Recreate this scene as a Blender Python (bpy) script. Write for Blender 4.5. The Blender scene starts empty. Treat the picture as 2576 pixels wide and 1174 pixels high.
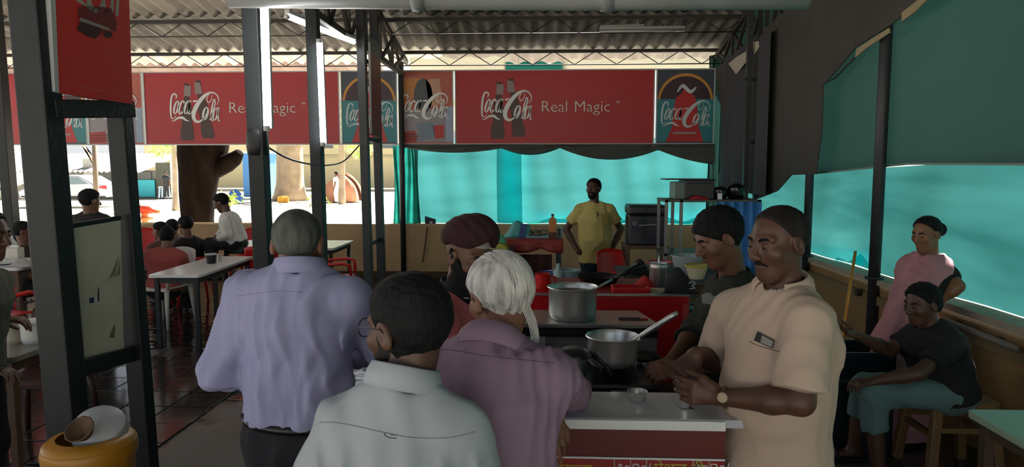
import bpy, bmesh, math, random
import numpy as np
from mathutils import Vector, Matrix
from mathutils.bvhtree import BVHTree
random.seed(7); RNG = np.random.default_rng(7)
PI = math.pi
# ---------------------------------------------------------------- camera, world, sun, exposure
scn = bpy.context.scene; COL = scn.collection
FPX = 1720.0; CAMZ = 1.75
PSI = math.radians(2.5); PITCH = math.atan(162/FPX)
cd = bpy.data.cameras.new('camera'); cam = bpy.data.objects.new('camera', cd); COL.objects.link(cam)
cam.location = (0, 0, CAMZ); cam.rotation_euler = (PI/2-PITCH, 0, PSI)
cd.sensor_width = 36; cd.lens = 36*FPX/2576; cd.clip_start = .05; cd.clip_end = 400
scn.camera = cam
w = bpy.data.worlds.new('sky'); scn.world = w; w.use_nodes = True
nt = w.node_tree; bg = nt.nodes['Background']
sky = nt.nodes.new('ShaderNodeTexSky'); sky.sky_type = 'HOSEK_WILKIE'
sky.turbidity = 6; sky.ground_albedo = .4; sky.sun_direction = Vector((.35, .75, .75)).normalized()
hs = nt.nodes.new('ShaderNodeHueSaturation'); hs.inputs['Saturation'].default_value = .45
nt.links.new(sky.outputs[0], hs.inputs['Color']); nt.links.new(hs.outputs[0], bg.inputs[0])
bg.inputs[1].default_value = 1.0
sd = bpy.data.lights.new('sun', 'SUN'); sd.energy = 9.0; sd.angle = .02; sd.color = (1, .96, .9)
sun = bpy.data.objects.new('sun', sd); COL.objects.link(sun); sun.location = (10, 30, 30)
sun.rotation_euler = Vector((-.35, -.75, -.85)).to_track_quat('-Z', 'Y').to_euler()
vs = scn.view_settings; vs.view_transform = 'Standard'; vs.look = 'None'; vs.gamma = 1; vs.use_curve_mapping = False
scn.display_settings.display_device = 'sRGB'
vs.exposure = 2.0
try:
    scn.cycles.use_denoising = True
    scn.cycles.max_bounces = 10; scn.cycles.diffuse_bounces = 6; scn.cycles.transmission_bounces = 6
    scn.cycles.sample_clamp_indirect = 6
except Exception: pass
# ---------------------------------------------------------------- pixel helpers (photograph frame 2576 x 1174)
_F = np.array([-math.sin(PSI)*math.cos(PITCH), math.cos(PSI)*math.cos(PITCH), -math.sin(PITCH)])
_R = np.array([math.cos(PSI), math.sin(PSI), 0.]); _U = np.cross(_R, _F); _C = np.array([0, 0, CAMZ])
def ray(x, y): return _F+_R*(x-1288)/FPX-_U*(y-587)/FPX
def at(x, y, Y): d = ray(x, y); return _C+d*(Y/d[1])
def atz(x, y, z): d = ray(x, y); return _C+d*((z-CAMZ)/d[2])
def atx(x, y, X): d = ray(x, y); return _C+d*(X/d[0])
def nrm(v): v = np.asarray(v, float); return v/np.linalg.norm(v)
V = lambda *a: np.array(a, float)
# ---------------------------------------------------------------- materials
MATS = {}
def srgb(h):
    c = [int(h[i:i+2], 16)/255 for i in (0, 2, 4)]
    return tuple(x/12.92 if x <= .04045 else ((x+.055)/1.055)**2.4 for x in c)
def mat(name, col, rough=.6, metal=0, var=.0, vscale=8, bump=0, bscale=60, stretch=None, spec=.5, coat=0, sub=0, col2=None, emit=None):
    if name in MATS: return MATS[name]
    m = bpy.data.materials.new(name); m.use_nodes = True; nt = m.node_tree; b = nt.nodes['Principled BSDF']
    c = srgb(col) if isinstance(col, str) else col
    b.inputs['Base Color'].default_value = (*c, 1); b.inputs['Roughness'].default_value = rough
    b.inputs['Metallic'].default_value = metal; b.inputs['Specular IOR Level'].default_value = spec
    b.inputs['Coat Weight'].default_value = coat
    if emit: b.inputs['Emission Color'].default_value = (*c, 1); b.inputs['Emission Strength'].default_value = emit
    tc = nt.nodes.new('ShaderNodeTexCoord'); src = tc.outputs['Object']
    if stretch:
        mp = nt.nodes.new('ShaderNodeMapping'); mp.inputs['Scale'].default_value = stretch
        nt.links.new(src, mp.inputs[0]); src = mp.outputs[0]
    if var or col2:
        n = nt.nodes.new('ShaderNodeTexNoise'); n.inputs['Scale'].default_value = vscale; n.inputs['Detail'].default_value = 5
        nt.links.new(src, n.inputs['Vector'])
        r = nt.nodes.new('ShaderNodeValToRGB')
        c2 = (srgb(col2) if isinstance(col2, str) else col2) if col2 else tuple(min(1, x*(1+var)) for x in c)
        c1 = c if col2 else tuple(x*(1-var) for x in c)
        r.color_ramp.elements[0].position = .35; r.color_ramp.elements[1].position = .65
        r.color_ramp.elements[0].color = (*c1, 1); r.color_ramp.elements[1].color = (*c2, 1)
        nt.links.new(n.outputs[0], r.inputs[0]); nt.links.new(r.outputs[0], b.inputs['Base Color'])
    if bump:
        n = nt.nodes.new('ShaderNodeTexNoise'); n.inputs['Scale'].default_value = bscale; n.inputs['Detail'].default_value = 3
        nt.links.new(src, n.inputs['Vector'])
        bp = nt.nodes.new('ShaderNodeBump'); bp.inputs['Strength'].default_value = bump; bp.inputs['Distance'].default_value = .01
        nt.links.new(n.outputs[0], bp.inputs['Height']); nt.links.new(bp.outputs[0], b.inputs['Normal'])
    MATS[name] = m; return m
def tarp_mat(name, col, trans, back=.3, rough=.45, fleck=.15, scale=1.2):
    """woven plastic sheet: lets daylight through"""
    if name in MATS: return MATS[name]
    m = bpy.data.materials.new(name); m.use_nodes = True; nt = m.node_tree
    b = nt.nodes['Principled BSDF']; out = nt.nodes['Material Output']
    c = srgb(col) if isinstance(col, str) else col
    b.inputs['Base Color'].default_value = (*[x*back for x in c], 1); b.inputs['Roughness'].default_value = rough
    t = nt.nodes.new('ShaderNodeBsdfTranslucent'); mx = nt.nodes.new('ShaderNodeMixShader'); mx.inputs[0].default_value = trans
    tc = nt.nodes.new('ShaderNodeTexCoord'); mp = nt.nodes.new('ShaderNodeMapping'); mp.inputs['Scale'].default_value = (.7, .7, 4.5)
    n = nt.nodes.new('ShaderNodeTexNoise'); n.inputs['Scale'].default_value = scale; n.inputs['Detail'].default_value = 4
    n.inputs['Distortion'].default_value = .35
    r = nt.nodes.new('ShaderNodeValToRGB'); r.color_ramp.elements[0].position = .3; r.color_ramp.elements[1].position = .72
    r.color_ramp.elements[0].color = (*[x*(1-fleck) for x in c], 1)
    r.color_ramp.elements[1].color = (*[min(1, x*(1+fleck*1.2)+.02*fleck) for x in c], 1)
    nt.links.new(tc.outputs['Object'], mp.inputs[0]); nt.links.new(mp.outputs[0], n.inputs['Vector'])
    nt.links.new(n.outputs[0], r.inputs[0]); nt.links.new(r.outputs[0], t.inputs['Color'])
    nt.links.new(b.outputs[0], mx.inputs[1]); nt.links.new(t.outputs[0], mx.inputs[2]); nt.links.new(mx.outputs[0], out.inputs[0])
    MATS[name] = m; return m
# ---------------------------------------------------------------- objects
def tag(o, label=None, cat=None, group=None, kind=None):
    if label: o['label'] = label
    if cat: o['category'] = cat
    if group: o['group'] = group
    if kind: o['kind'] = kind
    return o
def thing(name, label, cat, loc=(0, 0, 0), rotz=0, group=None, kind=None):
    o = bpy.data.objects.new(name, None); COL.objects.link(o); o.empty_display_size = .1
    o.location = Vector(loc); o.rotation_euler = (0, 0, rotz)
    return tag(o, label, cat, group, kind)
def mw(o):
    m = Matrix.Translation(o.location) @ o.rotation_euler.to_matrix().to_4x4()
    return mw(o.parent) @ m if o.parent else m
def link_mesh(name, me, material, parent=None, smooth=False, world=False, bevel=0, solid=0):
    if smooth is True:
        me.polygons.foreach_set('use_smooth', np.ones(len(me.polygons), bool))
    o = bpy.data.objects.new(name, me); COL.objects.link(o)
    if material: me.materials.append(material)
    if parent:
        o.parent = parent
        if world: me.transform(mw(parent).inverted())
    if solid:
        s = o.modifiers.new('thickness', 'SOLIDIFY'); s.thickness = solid; s.offset = 0
    if bevel:
        bv = o.modifiers.new('bevel', 'BEVEL'); bv.width = bevel; bv.segments = 2; bv.limit_method = 'ANGLE'; bv.angle_limit = .6
    return o
def np_mesh(name, verts, quads):
    me = bpy.data.meshes.new(name); nv = len(verts); nf = len(quads); k = quads.shape[1] if nf else 4
    me.vertices.add(nv); me.vertices.foreach_set('co', np.ascontiguousarray(verts, np.float32).ravel())
    me.loops.add(nf*k); me.loops.foreach_set('vertex_index', np.ascontiguousarray(quads, np.int32).ravel())
    me.polygons.add(nf); me.polygons.foreach_set('loop_start', np.arange(nf, dtype=np.int32)*k)
    me.update(calc_edges=True); me.validate(); return me
class MB:
    """collects shapes; build() links them as ONE mesh object"""
    def __init__(s): s.v = []; s.f = []
    def add(s, vs, fs):
        n = len(s.v); s.v += [tuple(map(float, p)) for p in vs]; s.f += [tuple(n+i for i in f) for f in fs]; return s
    def box(s, c, size, rz=0, M=None):
        hx, hy, hz = [q/2 for q in size]
        pts = [V(x, y, z) for x in (-hx, hx) for y in (-hy, hy) for z in (-hz, hz)]
        if rz: pts = [V(p[0]*math.cos(rz)-p[1]*math.sin(rz), p[0]*math.sin(rz)+p[1]*math.cos(rz), p[2]) for p in pts]
        if M is not None: pts = [np.asarray(M) @ p for p in pts]
        c = np.asarray(c, float)
        return s.add([p+c for p in pts], [(0, 1, 3, 2), (4, 6, 7, 5), (0, 4, 5, 1), (2, 3, 7, 6), (0, 2, 6, 4), (1, 5, 7, 3)])
    def bar(s, a, b, wx, wy, up=(0, 0, 1)):
        """rectangular bar between two points"""
        a = np.asarray(a, float); b = np.asarray(b, float); d = nrm(b-a); up = np.asarray(up, float)
        if abs(d@up) > .98: up = V(0, 1, 0)
        x = nrm(np.cross(d, up)); y = np.cross(x, d)
        pts = [p+x*sx*wx/2+y*sy*wy/2 for p in (a, b) for sx, sy in ((-1, -1), (1, -1), (1, 1), (-1, 1))]
        return s.add(pts, [(3, 2, 1, 0), (4, 5, 6, 7), (0, 1, 5, 4), (1, 2, 6, 5), (2, 3, 7, 6), (3, 0, 4, 7)])
    def tube(s, pts, r, n=8, caps=True):
        pts = [np.asarray(p, float) for p in pts]; rs = r if hasattr(r, '__len__') else [r]*len(pts)
        N = len(s.v); prev = None
        for i, p in enumerate(pts):
            d = nrm((pts[min(i+1, len(pts)-1)]-pts[max(i-1, 0)]))
            if prev is None:
                u = V(0, 0, 1) if abs(d[2]) < .9 else V(1, 0, 0)
                x = nrm(np.cross(d, u))
            else: x = nrm(prev-d*(prev@d))
            prev = x; y = np.cross(d, x)
            for k in range(n):
                a = 2*PI*k/n; s.v.append(tuple(p+rs[i]*(math.cos(a)*x+math.sin(a)*y)))
        for i in range(len(pts)-1):
            for k in range(n):
                k2 = (k+1) % n; s.f.append((N+i*n+k, N+i*n+k2, N+(i+1)*n+k2, N+(i+1)*n+k))
        if caps:
            s.f.append(tuple(N+k for k in reversed(range(n)))); s.f.append(tuple(N+(len(pts)-1)*n+k for k in range(n)))
        return s
    def lathe(s, prof, c=(0, 0, 0), n=24, M=None, arc=2*PI):
        """prof: (r, z) list turned about z"""
        N = len(s.v); c = np.asarray(c, float); full = abs(arc-2*PI) < 1e-6; m = n if full else n+1
        for r, z in prof:
            for k in range(m):
                a = arc*k/n; p = V(r*math.cos(a), r*math.sin(a), z)
                if M is not None: p = np.asarray(M) @ p
                s.v.append(tuple(p+c))
        for i in range(len(prof)-1):
            for k in range(n):
                k2 = (k+1) % m; s.f.append((N+i*m+k, N+i*m+k2, N+(i+1)*m+k2, N+(i+1)*m+k))
        return s
    def grid(s, fn, nu, nv):
        N = len(s.v)
        for i in range(nu+1):
            for j in range(nv+1): s.v.append(tuple(map(float, fn(i/nu, j/nv))))
        for i in range(nu):
            for j in range(nv):
                a = N+i*(nv+1)+j; s.f.append((a, a+nv+1, a+nv+2, a+1))
        return s
    def poly(s, pts): return s.add(pts, [tuple(range(len(pts)))])
    def prism(s, pts, d):
        """polygon extruded by vector d"""
        n = len(pts); d = np.asarray(d, float); pts = [np.asarray(p, float) for p in pts]
        return s.add(pts+[p+d for p in pts], [tuple(reversed(range(n))), tuple(range(n, 2*n))]+[(k, (k+1) % n, n+(k+1) % n, n+k) for k in range(n)])
    def build(s, name, material, parent=None, smooth=False, world=False, bevel=0, solid=0, fix=True):
        me = bpy.data.meshes.new(name); me.from_pydata(s.v, [], s.f)
        if fix:
            bm = bmesh.new(); bm.from_mesh(me); bmesh.ops.recalc_face_normals(bm, faces=bm.faces); bm.to_mesh(me); bm.free()
        me.update()
        o = link_mesh(name, me, material, parent, smooth is True, world, bevel, solid)
        if smooth == 'auto':
            me.polygons.foreach_set('use_smooth', np.ones(len(me.polygons), bool))
            me.set_sharp_from_angle(angle=.7)
        return o
def children(o): return [c for c in bpy.data.objects if c.parent == o]
def copy_tree(o, parent=None):
    c = o.copy(); COL.objects.link(c); c.parent = parent
    for ch in children(o): copy_tree(ch, c)
    return c
# lettering on flat signs: (u, v) plane coordinates -> world
def text_mb(mb, body, size, put, align='LEFT', offset=0):
    cu = bpy.data.curves.new('t', 'FONT'); cu.body = body; cu.size = size; cu.align_x = align; cu.offset = offset; cu.resolution_u = 3
    o = bpy.data.objects.new('t', cu); COL.objects.link(o); dg = bpy.context.evaluated_depsgraph_get()
    me = bpy.data.meshes.new_from_object(o.evaluated_get(dg))
    mb.add([put(v.co.x, v.co.y) for v in me.vertices], [tuple(p.vertices) for p in me.polygons])
    bpy.data.objects.remove(o); bpy.data.curves.remove(cu); bpy.data.meshes.remove(me); return mb
def spline(pts, n=6):
    pts = [np.asarray(p, float) for p in pts]; out = []
    for i in range(len(pts)-1):
        p0 = pts[max(i-1, 0)]; p1 = pts[i]; p2 = pts[i+1]; p3 = pts[min(i+2, len(pts)-1)]
        for k in range(n):
            t = k/n; out.append(.5*((2*p1)+(-p0+p2)*t+(2*p0-5*p1+4*p2-p3)*t*t+(-p0+3*p1-3*p2+p3)*t**3))
    out.append(pts[-1]); return out
def ribbon(mb, pts, put, n=6):
    """pts: (u, v, width) brush stroke"""
    q = spline(pts, n); L = []
    for i, p in enumerate(q):
        d = q[min(i+1, len(q)-1)][:2]-q[max(i-1, 0)][:2]; l = np.hypot(*d) or 1; nx, ny = -d[1]/l, d[0]/l
        L.append((p[0]+nx*p[2]/2, p[1]+ny*p[2]/2)); L.append((p[0]-nx*p[2]/2, p[1]-ny*p[2]/2))
    mb.add([put(u, v) for u, v in L], [(2*i, 2*i+1, 2*i+3, 2*i+2) for i in range(len(q)-1)]); return mb
# ---------------------------------------------------------------- bodies: implicit surfaces meshed with surface nets
def _axis(lo, hi, h, fine, hf):
    out = [lo]
    while out[-1] < hi:
        x = out[-1]; out.append(x+(hf if any(a-h <= x <= b for a, b in fine) else h))
    return np.array(out, np.float32)
class Field:
    def __init__(s, lo, hi, h, fine=(), hf=None):
        s.ax = [_axis(lo[i], hi[i], h, [(f[0][i], f[1][i]) for f in fine], hf or h) for i in range(3)]
        s.D = np.full([len(a) for a in s.ax], .5, np.float32); s.h = h
    def sl(s, lo, hi, pad):
        r = []
        for i in range(3):
            a = max(0, np.searchsorted(s.ax[i], lo[i]-pad)-2); b = min(len(s.ax[i]), np.searchsorted(s.ax[i], hi[i]+pad)+2)
            if b-a < 2: return None
            r.append(slice(a, b))
        return tuple(r)
    def xyz(s, sl): return s.ax[0][sl[0]][:, None, None], s.ax[1][sl[1]][None, :, None], s.ax[2][sl[2]][None, None, :]
    def op(s, fn, lo, hi, k=.0, op='u'):
        sl = s.sl(lo, hi, k+2*s.h)
        if sl is None: return
        d = fn(*s.xyz(sl)); D = s.D[sl]
        if op == 's': d = -d
        sg = 1 if op == 'u' else -1
        a, b = sg*D, sg*d
        if k > 0:
            h = np.clip(.5+.5*(a-b)/k, 0, 1); r = a+(b-a)*h-k*h*(1-h)
        else: r = np.minimum(a, b)
        s.D[sl] = sg*r
    def cone(s, a, b, ra, rb, k=.02, op='u'):
        a = np.asarray(a, float); b = np.asarray(b, float); R = max(ra, rb); ba = b-a; L = max(ba@ba, 1e-9)
        def fn(X, Y, Z):
            px, py, pz = X-a[0], Y-a[1], Z-a[2]; t = np.clip((px*ba[0]+py*ba[1]+pz*ba[2])/L, 0, 1)
            return np.sqrt((px-t*ba[0])**2+(py-t*ba[1])**2+(pz-t*ba[2])**2)-(ra+(rb-ra)*t)
        s.op(fn, np.minimum(a, b)-R, np.maximum(a, b)+R, k, op); return s
    def econe(s, a, b, A, B, right, k=.03, op='u'):
        a = np.asarray(a, float); b = np.asarray(b, float); rt = nrm(right); R = max(*A, *B); ba = b-a; L = max(ba@ba, 1e-9)
        def fn(X, Y, Z):
            px, py, pz = X-a[0], Y-a[1], Z-a[2]; t = np.clip((px*ba[0]+py*ba[1]+pz*ba[2])/L, 0, 1)
            qx, qy, qz = px-t*ba[0], py-t*ba[1], pz-t*ba[2]; u = qx*rt[0]+qy*rt[1]+qz*rt[2]
            w2 = np.maximum(qx*qx+qy*qy+qz*qz-u*u, 0); ru = A[0]+(B[0]-A[0])*t; rw = A[1]+(B[1]-A[1])*t
            return (np.sqrt((u/ru)**2+w2/rw**2)-1)*np.minimum(ru, rw)
        s.op(fn, np.minimum(a, b)-R, np.maximum(a, b)+R, k, op); return s
    def mesh(s, name):
        D = s.D; D[np.abs(D) < 1e-6] = 1e-6
        ins = D < 0; nx, ny, nz = D.shape
        c = np.zeros((nx-1, ny-1, nz-1), np.int8)
        for i in (0, 1):
            for j in (0, 1):
                for k in (0, 1): c += ins[i:nx-1+i, j:ny-1+j, k:nz-1+k]
        act = (c > 0) & (c < 8); I = np.argwhere(act)
        vid = np.full(act.shape, -1, np.int32); vid[act] = np.arange(len(I))
        acc = np.zeros((len(I), 3), np.float64); cnt = np.zeros(len(I))
        off = [(i, j, k) for i in (0, 1) for j in (0, 1) for k in (0, 1)]
        vals = {o: D[I[:, 0]+o[0], I[:, 1]+o[1], I[:, 2]+o[2]] for o in off}
        pos = {o: np.stack([s.ax[q][I[:, q]+o[q]] for q in range(3)], 1) for o in off}
        for o in off:
            for q in range(3):
                if o[q] == 0:
                    p = list(o); p[q] = 1; p = tuple(p); va, vb = vals[o], vals[p]; m = (va < 0) != (vb < 0)
                    t = np.where(m, va/np.where(m, va-vb, 1), 0)[:, None]
                    acc += np.where(m[:, None], pos[o]+(pos[p]-pos[o])*t, 0); cnt += m
        verts = acc/np.maximum(cnt, 1)[:, None]
        quads = []
        for q in range(3):
            sa = [slice(None)]*3; sb = [slice(None)]*3; sa[q] = slice(0, -1); sb[q] = slice(1, None)
            A = ins[tuple(sa)]; B = ins[tuple(sb)]; E = np.argwhere(A != B); u, v = (q+1) % 3, (q+2) % 3
            ok = (E[:, u] > 0) & (E[:, v] > 0) & (E[:, u] < D.shape[u]-1) & (E[:, v] < D.shape[v]-1); E = E[ok]
            if not len(E): continue
            def cell(du, dv):
                e = E.copy(); e[:, u] -= du; e[:, v] -= dv; return vid[e[:, 0], e[:, 1], e[:, 2]]
            Q = np.stack([cell(1, 1), cell(0, 1), cell(0, 0), cell(1, 0)], 1)
            fl = ~A[E[:, 0], E[:, 1], E[:, 2]]; Q[fl] = Q[fl][:, ::-1]; quads.append(Q)
        if not quads: return np_mesh(name, np.zeros((0, 3)), np.zeros((0, 4), int))
        Q = np.concatenate(quads); Q = Q[(Q >= 0).all(1)]
        return np_mesh(name, verts, Q)
def ell(X, Y, Z, c, r):
    qx, qy, qz = (X-c[0])/r[0], (Y-c[1])/r[1], (Z-c[2])/r[2]
    k0 = np.sqrt(qx*qx+qy*qy+qz*qz); k1 = np.sqrt((qx/r[0])**2+(qy/r[1])**2+(qz/r[2])**2)
    return k0*(k0-1)/np.maximum(k1, 1e-6)
def smin(a, b, k): h = np.clip(.5+.5*(a-b)/k, 0, 1); return a+(b-a)*h-k*h*(1-h)
def smax(a, b, k): return -smin(-a, -b, k)
def seg(X, Y, Z, a, b, ra, rb):
    ba = (b[0]-a[0], b[1]-a[1], b[2]-a[2]); L = sum(q*q for q in ba) or 1
    t = np.clip(((X-a[0])*ba[0]+(Y-a[1])*ba[1]+(Z-a[2])*ba[2])/L, 0, 1)
    return np.sqrt((X-a[0]-t*ba[0])**2+(Y-a[1]-t*ba[1])**2+(Z-a[2]-t*ba[2])**2)-(ra+(rb-ra)*t)
# head in its own frame: x = its right, y = out of the face, z up; chin -.12, crown +.112
def skull(X, Y, Z, jaw=1.0):
    d = ell(X, Y, Z, (0, -.014, .03), (.074, .094, .082))
    d = smin(d, ell(X, Y, Z, (0, .022, -.035), (.058*jaw, .064, .082)), .03)
    return smin(d, ell(X, Y, Z, (0, .05, -.098), (.03*jaw, .028, .024)), .035)
def face(X, Y, Z, jaw=1.0, cheek=1.0, lids=.004, detail=True):
    d = skull(X, Y, Z, jaw)
    aX = np.abs(X)
    if detail:
        d = smin(d, ell(aX, Y, Z, (.042, .05, -.022), (.026*cheek, .028, .026)), .02)
        d = smin(d, seg(aX, Y, Z, (.0, .079, .026), (.046, .066, .026), .010, .009), .014)
        d = smax(d, -ell(aX, Y, Z, (.031, .092, .006), (.017, .016, .012)), .012)
        lid = ell(aX, Y, Z, (.031, .0735, .005), (.0145, .0145, .0135))
        d = smin(d, np.maximum(lid, -(Z-.005+lids)), .003)
        d = smin(d, np.maximum(lid, (Z-.005+.008)), .003)
        d = smin(d, seg(X, Y, Z, (0, .082, .016), (0, .104, -.026), .008, .0125), .012)
        d = smin(d, ell(aX, Y, Z, (.0125, .093, -.031), (.009, .012, .0085)), .007)
        d = smin(d, seg(aX, Y, Z, (0, .0855, -.0575), (.021, .077, -.061), .0065, .003), .005)
        d = smin(d, seg(aX, Y, Z, (0, .084, -.068), (.019, .076, -.066), .0075, .003), .005)
        d = smax(d, -seg(aX, Y, Z, (0, .093, -.0628), (.022, .082, -.0632), .0025, .0015), .003)
        ear = ell(aX, Y-(Z*.25), Z, (.0775, -.008, -.004), (.0115, .021, .033))
        ear = smax(ear, -ell(aX, Y-(Z*.25), Z, (.0905, -.006, .0), (.0105, .012, .021)), .006)
        d = smin(d, ear, .006)
    else:
        d = smin(d, seg(X, Y, Z, (0, .08, .012), (0, .102, -.026), .009, .013), .012)
        d = smin(d, ell(aX, Y, Z, (.077, -.008, -.004), (.012, .021, .032)), .008)
    return d
def head_frame(yaw, pitch=0, roll=0):
    """columns right, forward, up. yaw: degrees to the left of +Y; pitch: degrees down; roll: head tilts to its right"""
    y, p, r = map(math.radians, (yaw, pitch, roll))
    f = V(-math.sin(y)*math.cos(p), math.cos(y)*math.cos(p), -math.sin(p)); rt = V(math.cos(y), math.sin(y), 0); up = np.cross(rt, f)
    rt, up = rt*math.cos(r)-up*math.sin(r), up*math.cos(r)+rt*math.sin(r)
    return np.stack([rt, f, up], 1)
def wrinkle(X, Y, Z, amp, f=1.0, seed=0, dirz=.35):
    r = np.random.default_rng(seed); d = 0
    for i in range(5):
        k = r.normal(size=3)*(13+8*i)*f; k[2] *= dirz; k2 = r.normal(size=3)*9*f; ph = r.uniform(0, 6, 2)
        w_ = np.sin(k[0]*X+k[1]*Y+k[2]*Z+ph[0]+1.6*np.sin(k2[0]*X+k2[1]*Y+k2[2]*Z+ph[1])); d = d+amp/(1+.5*i)*(np.abs(w_)*2-1 if i % 2 == 0 else w_)
    return d
class Person:
    """A posed figure. Joints are world points. B: breadth factor."""
    def __init__(s, name, label, N, P, H, tyaw, hyaw, hpitch=0, hroll=0, B=1.0, sh=.158, depth=1.0, belly=0., skin=None, h=.012, hf=.0048, detail=True, sc=1.0,
                 arms=(None, None), legs=None, ground=0., jaw=1.0, lids=.004, cat='person', drop=.075, neck=.054):
        s.N, s.P, s.H = [np.asarray(q, float) for q in (N, P, H)]; s.sc = sc; s.B = B; s.h = h; s.hf = hf; s.detail = detail
        t = math.radians(tyaw); s.fw = V(-math.sin(t), math.cos(t), 0); s.rt = V(math.cos(t), math.sin(t), 0)
        s.sp = nrm(s.N-s.P); s.rt = nrm(s.rt-s.sp*(s.rt@s.sp)); s.fw = np.cross(s.sp, s.rt)
        s.Rh = head_frame(hyaw, hpitch, hroll); s.jaw = jaw; s.lids = lids; s.skin = skin; s.depth = depth; s.belly = belly; s.neckr = neck*sc
        s.SR = s.N+s.rt*sh*sc*B-s.sp*drop*sc; s.SL = s.N-s.rt*sh*sc*B-s.sp*drop*sc
        s.hipR = s.P+s.rt*.088*sc-s.sp*.03; s.hipL = s.P-s.rt*.088*sc-s.sp*.03
        s.root = thing(name, label, cat, (s.P[0], s.P[1], ground)); s.ground = ground
        s.arms = {}
        for side, a in zip('RL', arms):
            S = s.SR if side == 'R' else s.SL; sg = 1 if side == 'R' else -1
            if a is None:
                E = S-V(0, 0, .27*sc)+s.rt*sg*.05*sc-s.fw*.02*sc; W = E-V(0, 0, .23*sc)+s.fw*.07*sc; a = dict(E=E, W=W)
            a = dict(a); a['E'] = np.asarray(a['E'], float); a['W'] = np.asarray(a['W'], float); a['S'] = np.asarray(a.get('S', S), float)
            a.setdefault('dir', nrm(a['W']-a['E'])); a.setdefault('palm', -s.rt*sg)
            s.arms[side] = a
        s.legs = {}
        for side in 'RL':
            hip = s.hipR if side == 'R' else s.hipL; l = (legs or {}).get(side)
            if l is None:
                z = s.P[2]-ground; l = dict(K=V(hip[0], hip[1], ground+.5*z)+s.fw*.02, A=V(hip[0], hip[1], ground+.07*sc)-s.fw*.01)
            l = dict(l); l['K'] = np.asarray(l['K'], float); l['A'] = np.asarray(l['A'], float); l['hip'] = hip
            l.setdefault('toe', nrm(V(s.fw[0], s.fw[1], 0))); s.legs[side] = l
    # -- pieces
    def tor(s, F, g=0, k=.05, low=None, dz=1.0):
        """torso volume grown by g"""
        sc, B, d = s.sc, s.B, s.depth; P, N, sp, rt = s.P, s.N, s.sp, s.rt
        L = np.linalg.norm(N-P); W = P+sp*L*.36+s.fw*s.belly*.5; C = P+sp*L*.72
        F.econe(P, W, (.158*sc*B+g, .105*sc*d+g), (.150*sc*B+g, (.105*d+s.belly)*sc+g), rt, k)
        F.econe(W, C, (.150*sc*B+g, (.105*d+s.belly)*sc+g), (.158*sc*B+g, .112*sc*d+g), rt, k)
        F.econe(C, N-sp*.08*sc, (.158*sc*B+g, .112*sc*d+g), (.11*sc*B+g, .07*sc*d+g), rt, k)
        for a in s.arms.values():
            F.cone(N-sp*.02*sc, a['S'], .048*sc+g, .05*sc+g, k)
    def hand(s, F, W, d, palm, side, curl=(.5, .55, .6, .65), thumb=None, spread=.0, size=1.0):
        d = nrm(d); n = nrm(np.asarray(palm, float)-d*(np.asarray(palm, float)@d)); ts = np.cross(d, n)*(1 if side == 'R' else -1); q = size*s.sc
        F.econe(W+d*.012*q, W+d*.08*q, (.028*q, .019*q), (.041*q, .0145*q), ts, .012)
        tips = []
        for i, (o, l) in enumerate(zip((.031, .0105, -.0105, -.0305), (.074, .082, .076, .06))):
            p = W+d*(.088-(.004 if i in (0, 2) else .01 if i == 3 else 0))*q+ts*o*q; a = 0; di = nrm(d+ts*spread*(1.5-i))
            for j, (fr, r0, r1) in enumerate(((.46, .0098, .0088), (.3, .0086, .0078), (.24, .0078, .0066))):
                a += (curl[i]*(.9, 1.1, .8)[j]); v = di*math.cos(a)+n*math.sin(a); e = p+v*l*fr*q
                F.cone(p, e, r0*q, r1*q, .004 if j else .008); p = e
            tips.append(p)
        tb = W+d*.022*q+ts*.028*q+n*.004*q; t1 = nrm(thumb[0] if thumb else d*.75+ts*.6+n*.35); t2 = nrm(thumb[1] if thumb else d*.95+ts*.1+n*.3)
        m = tb+t1*.042*q; e = m+t2*.034*q; F.cone(tb, m, .0145*q, .0115*q, .012); F.cone(m, e, .0112*q, .0085*q, .004)
        m2 = e+t2*.024*q; F.cone(e, m2, .0095*q, .0075*q, .003)
        return tips
    def headf(s, fn):
        """a head-frame function as a world function"""
        R, H, sc = s.Rh, s.H, s.sc
        def g(X, Y, Z):
            x, y, z = (X-H[0])/sc, (Y-H[1])/sc, (Z-H[2])/sc
            return fn(R[0, 0]*x+R[1, 0]*y+R[2, 0]*z, R[0, 1]*x+R[1, 1]*y+R[2, 1]*z, R[0, 2]*x+R[1, 2]*y+R[2, 2]*z)*sc
        return g
    def hp(s, x, y, z): return s.H+(s.Rh @ V(x, y, z))*s.sc
    def build_body(s, hands=True, feet=True):
        pts = [s.H+.2, s.H-.2, s.P+.22, s.P-.22]
        for a in s.arms.values(): pts += [a['S']+.1, a['S']-.1, a['E']+.08, a['E']-.08, a['W']+.2*a['dir']+.06, a['W']-.06]
        for l in s.legs.values(): pts += [l['K']+.12, l['K']-.12, l['A']+.1, l['A']-.12, l['A']+l['toe']*.26]
        lo, hi = np.min(pts, 0), np.max(pts, 0); lo[2] = max(lo[2], s.ground-.02)
        fine = [(s.H-.14*s.sc, s.H+.14*s.sc)]
        if hands:
            for a in s.arms.values():
                if a.get('hand', True):
                    c = a['W']+a['dir']*.09*s.sc; fine.append((c-.1*s.sc, c+.1*s.sc))
        F = Field(lo, hi, s.h, fine, s.hf); sc = s.sc
        s.tor(F, -.006)
        F.cone(s.N-s.sp*.03*sc, s.hp(0, -.022, -.05), s.neckr*1.05, s.neckr, .03)
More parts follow.
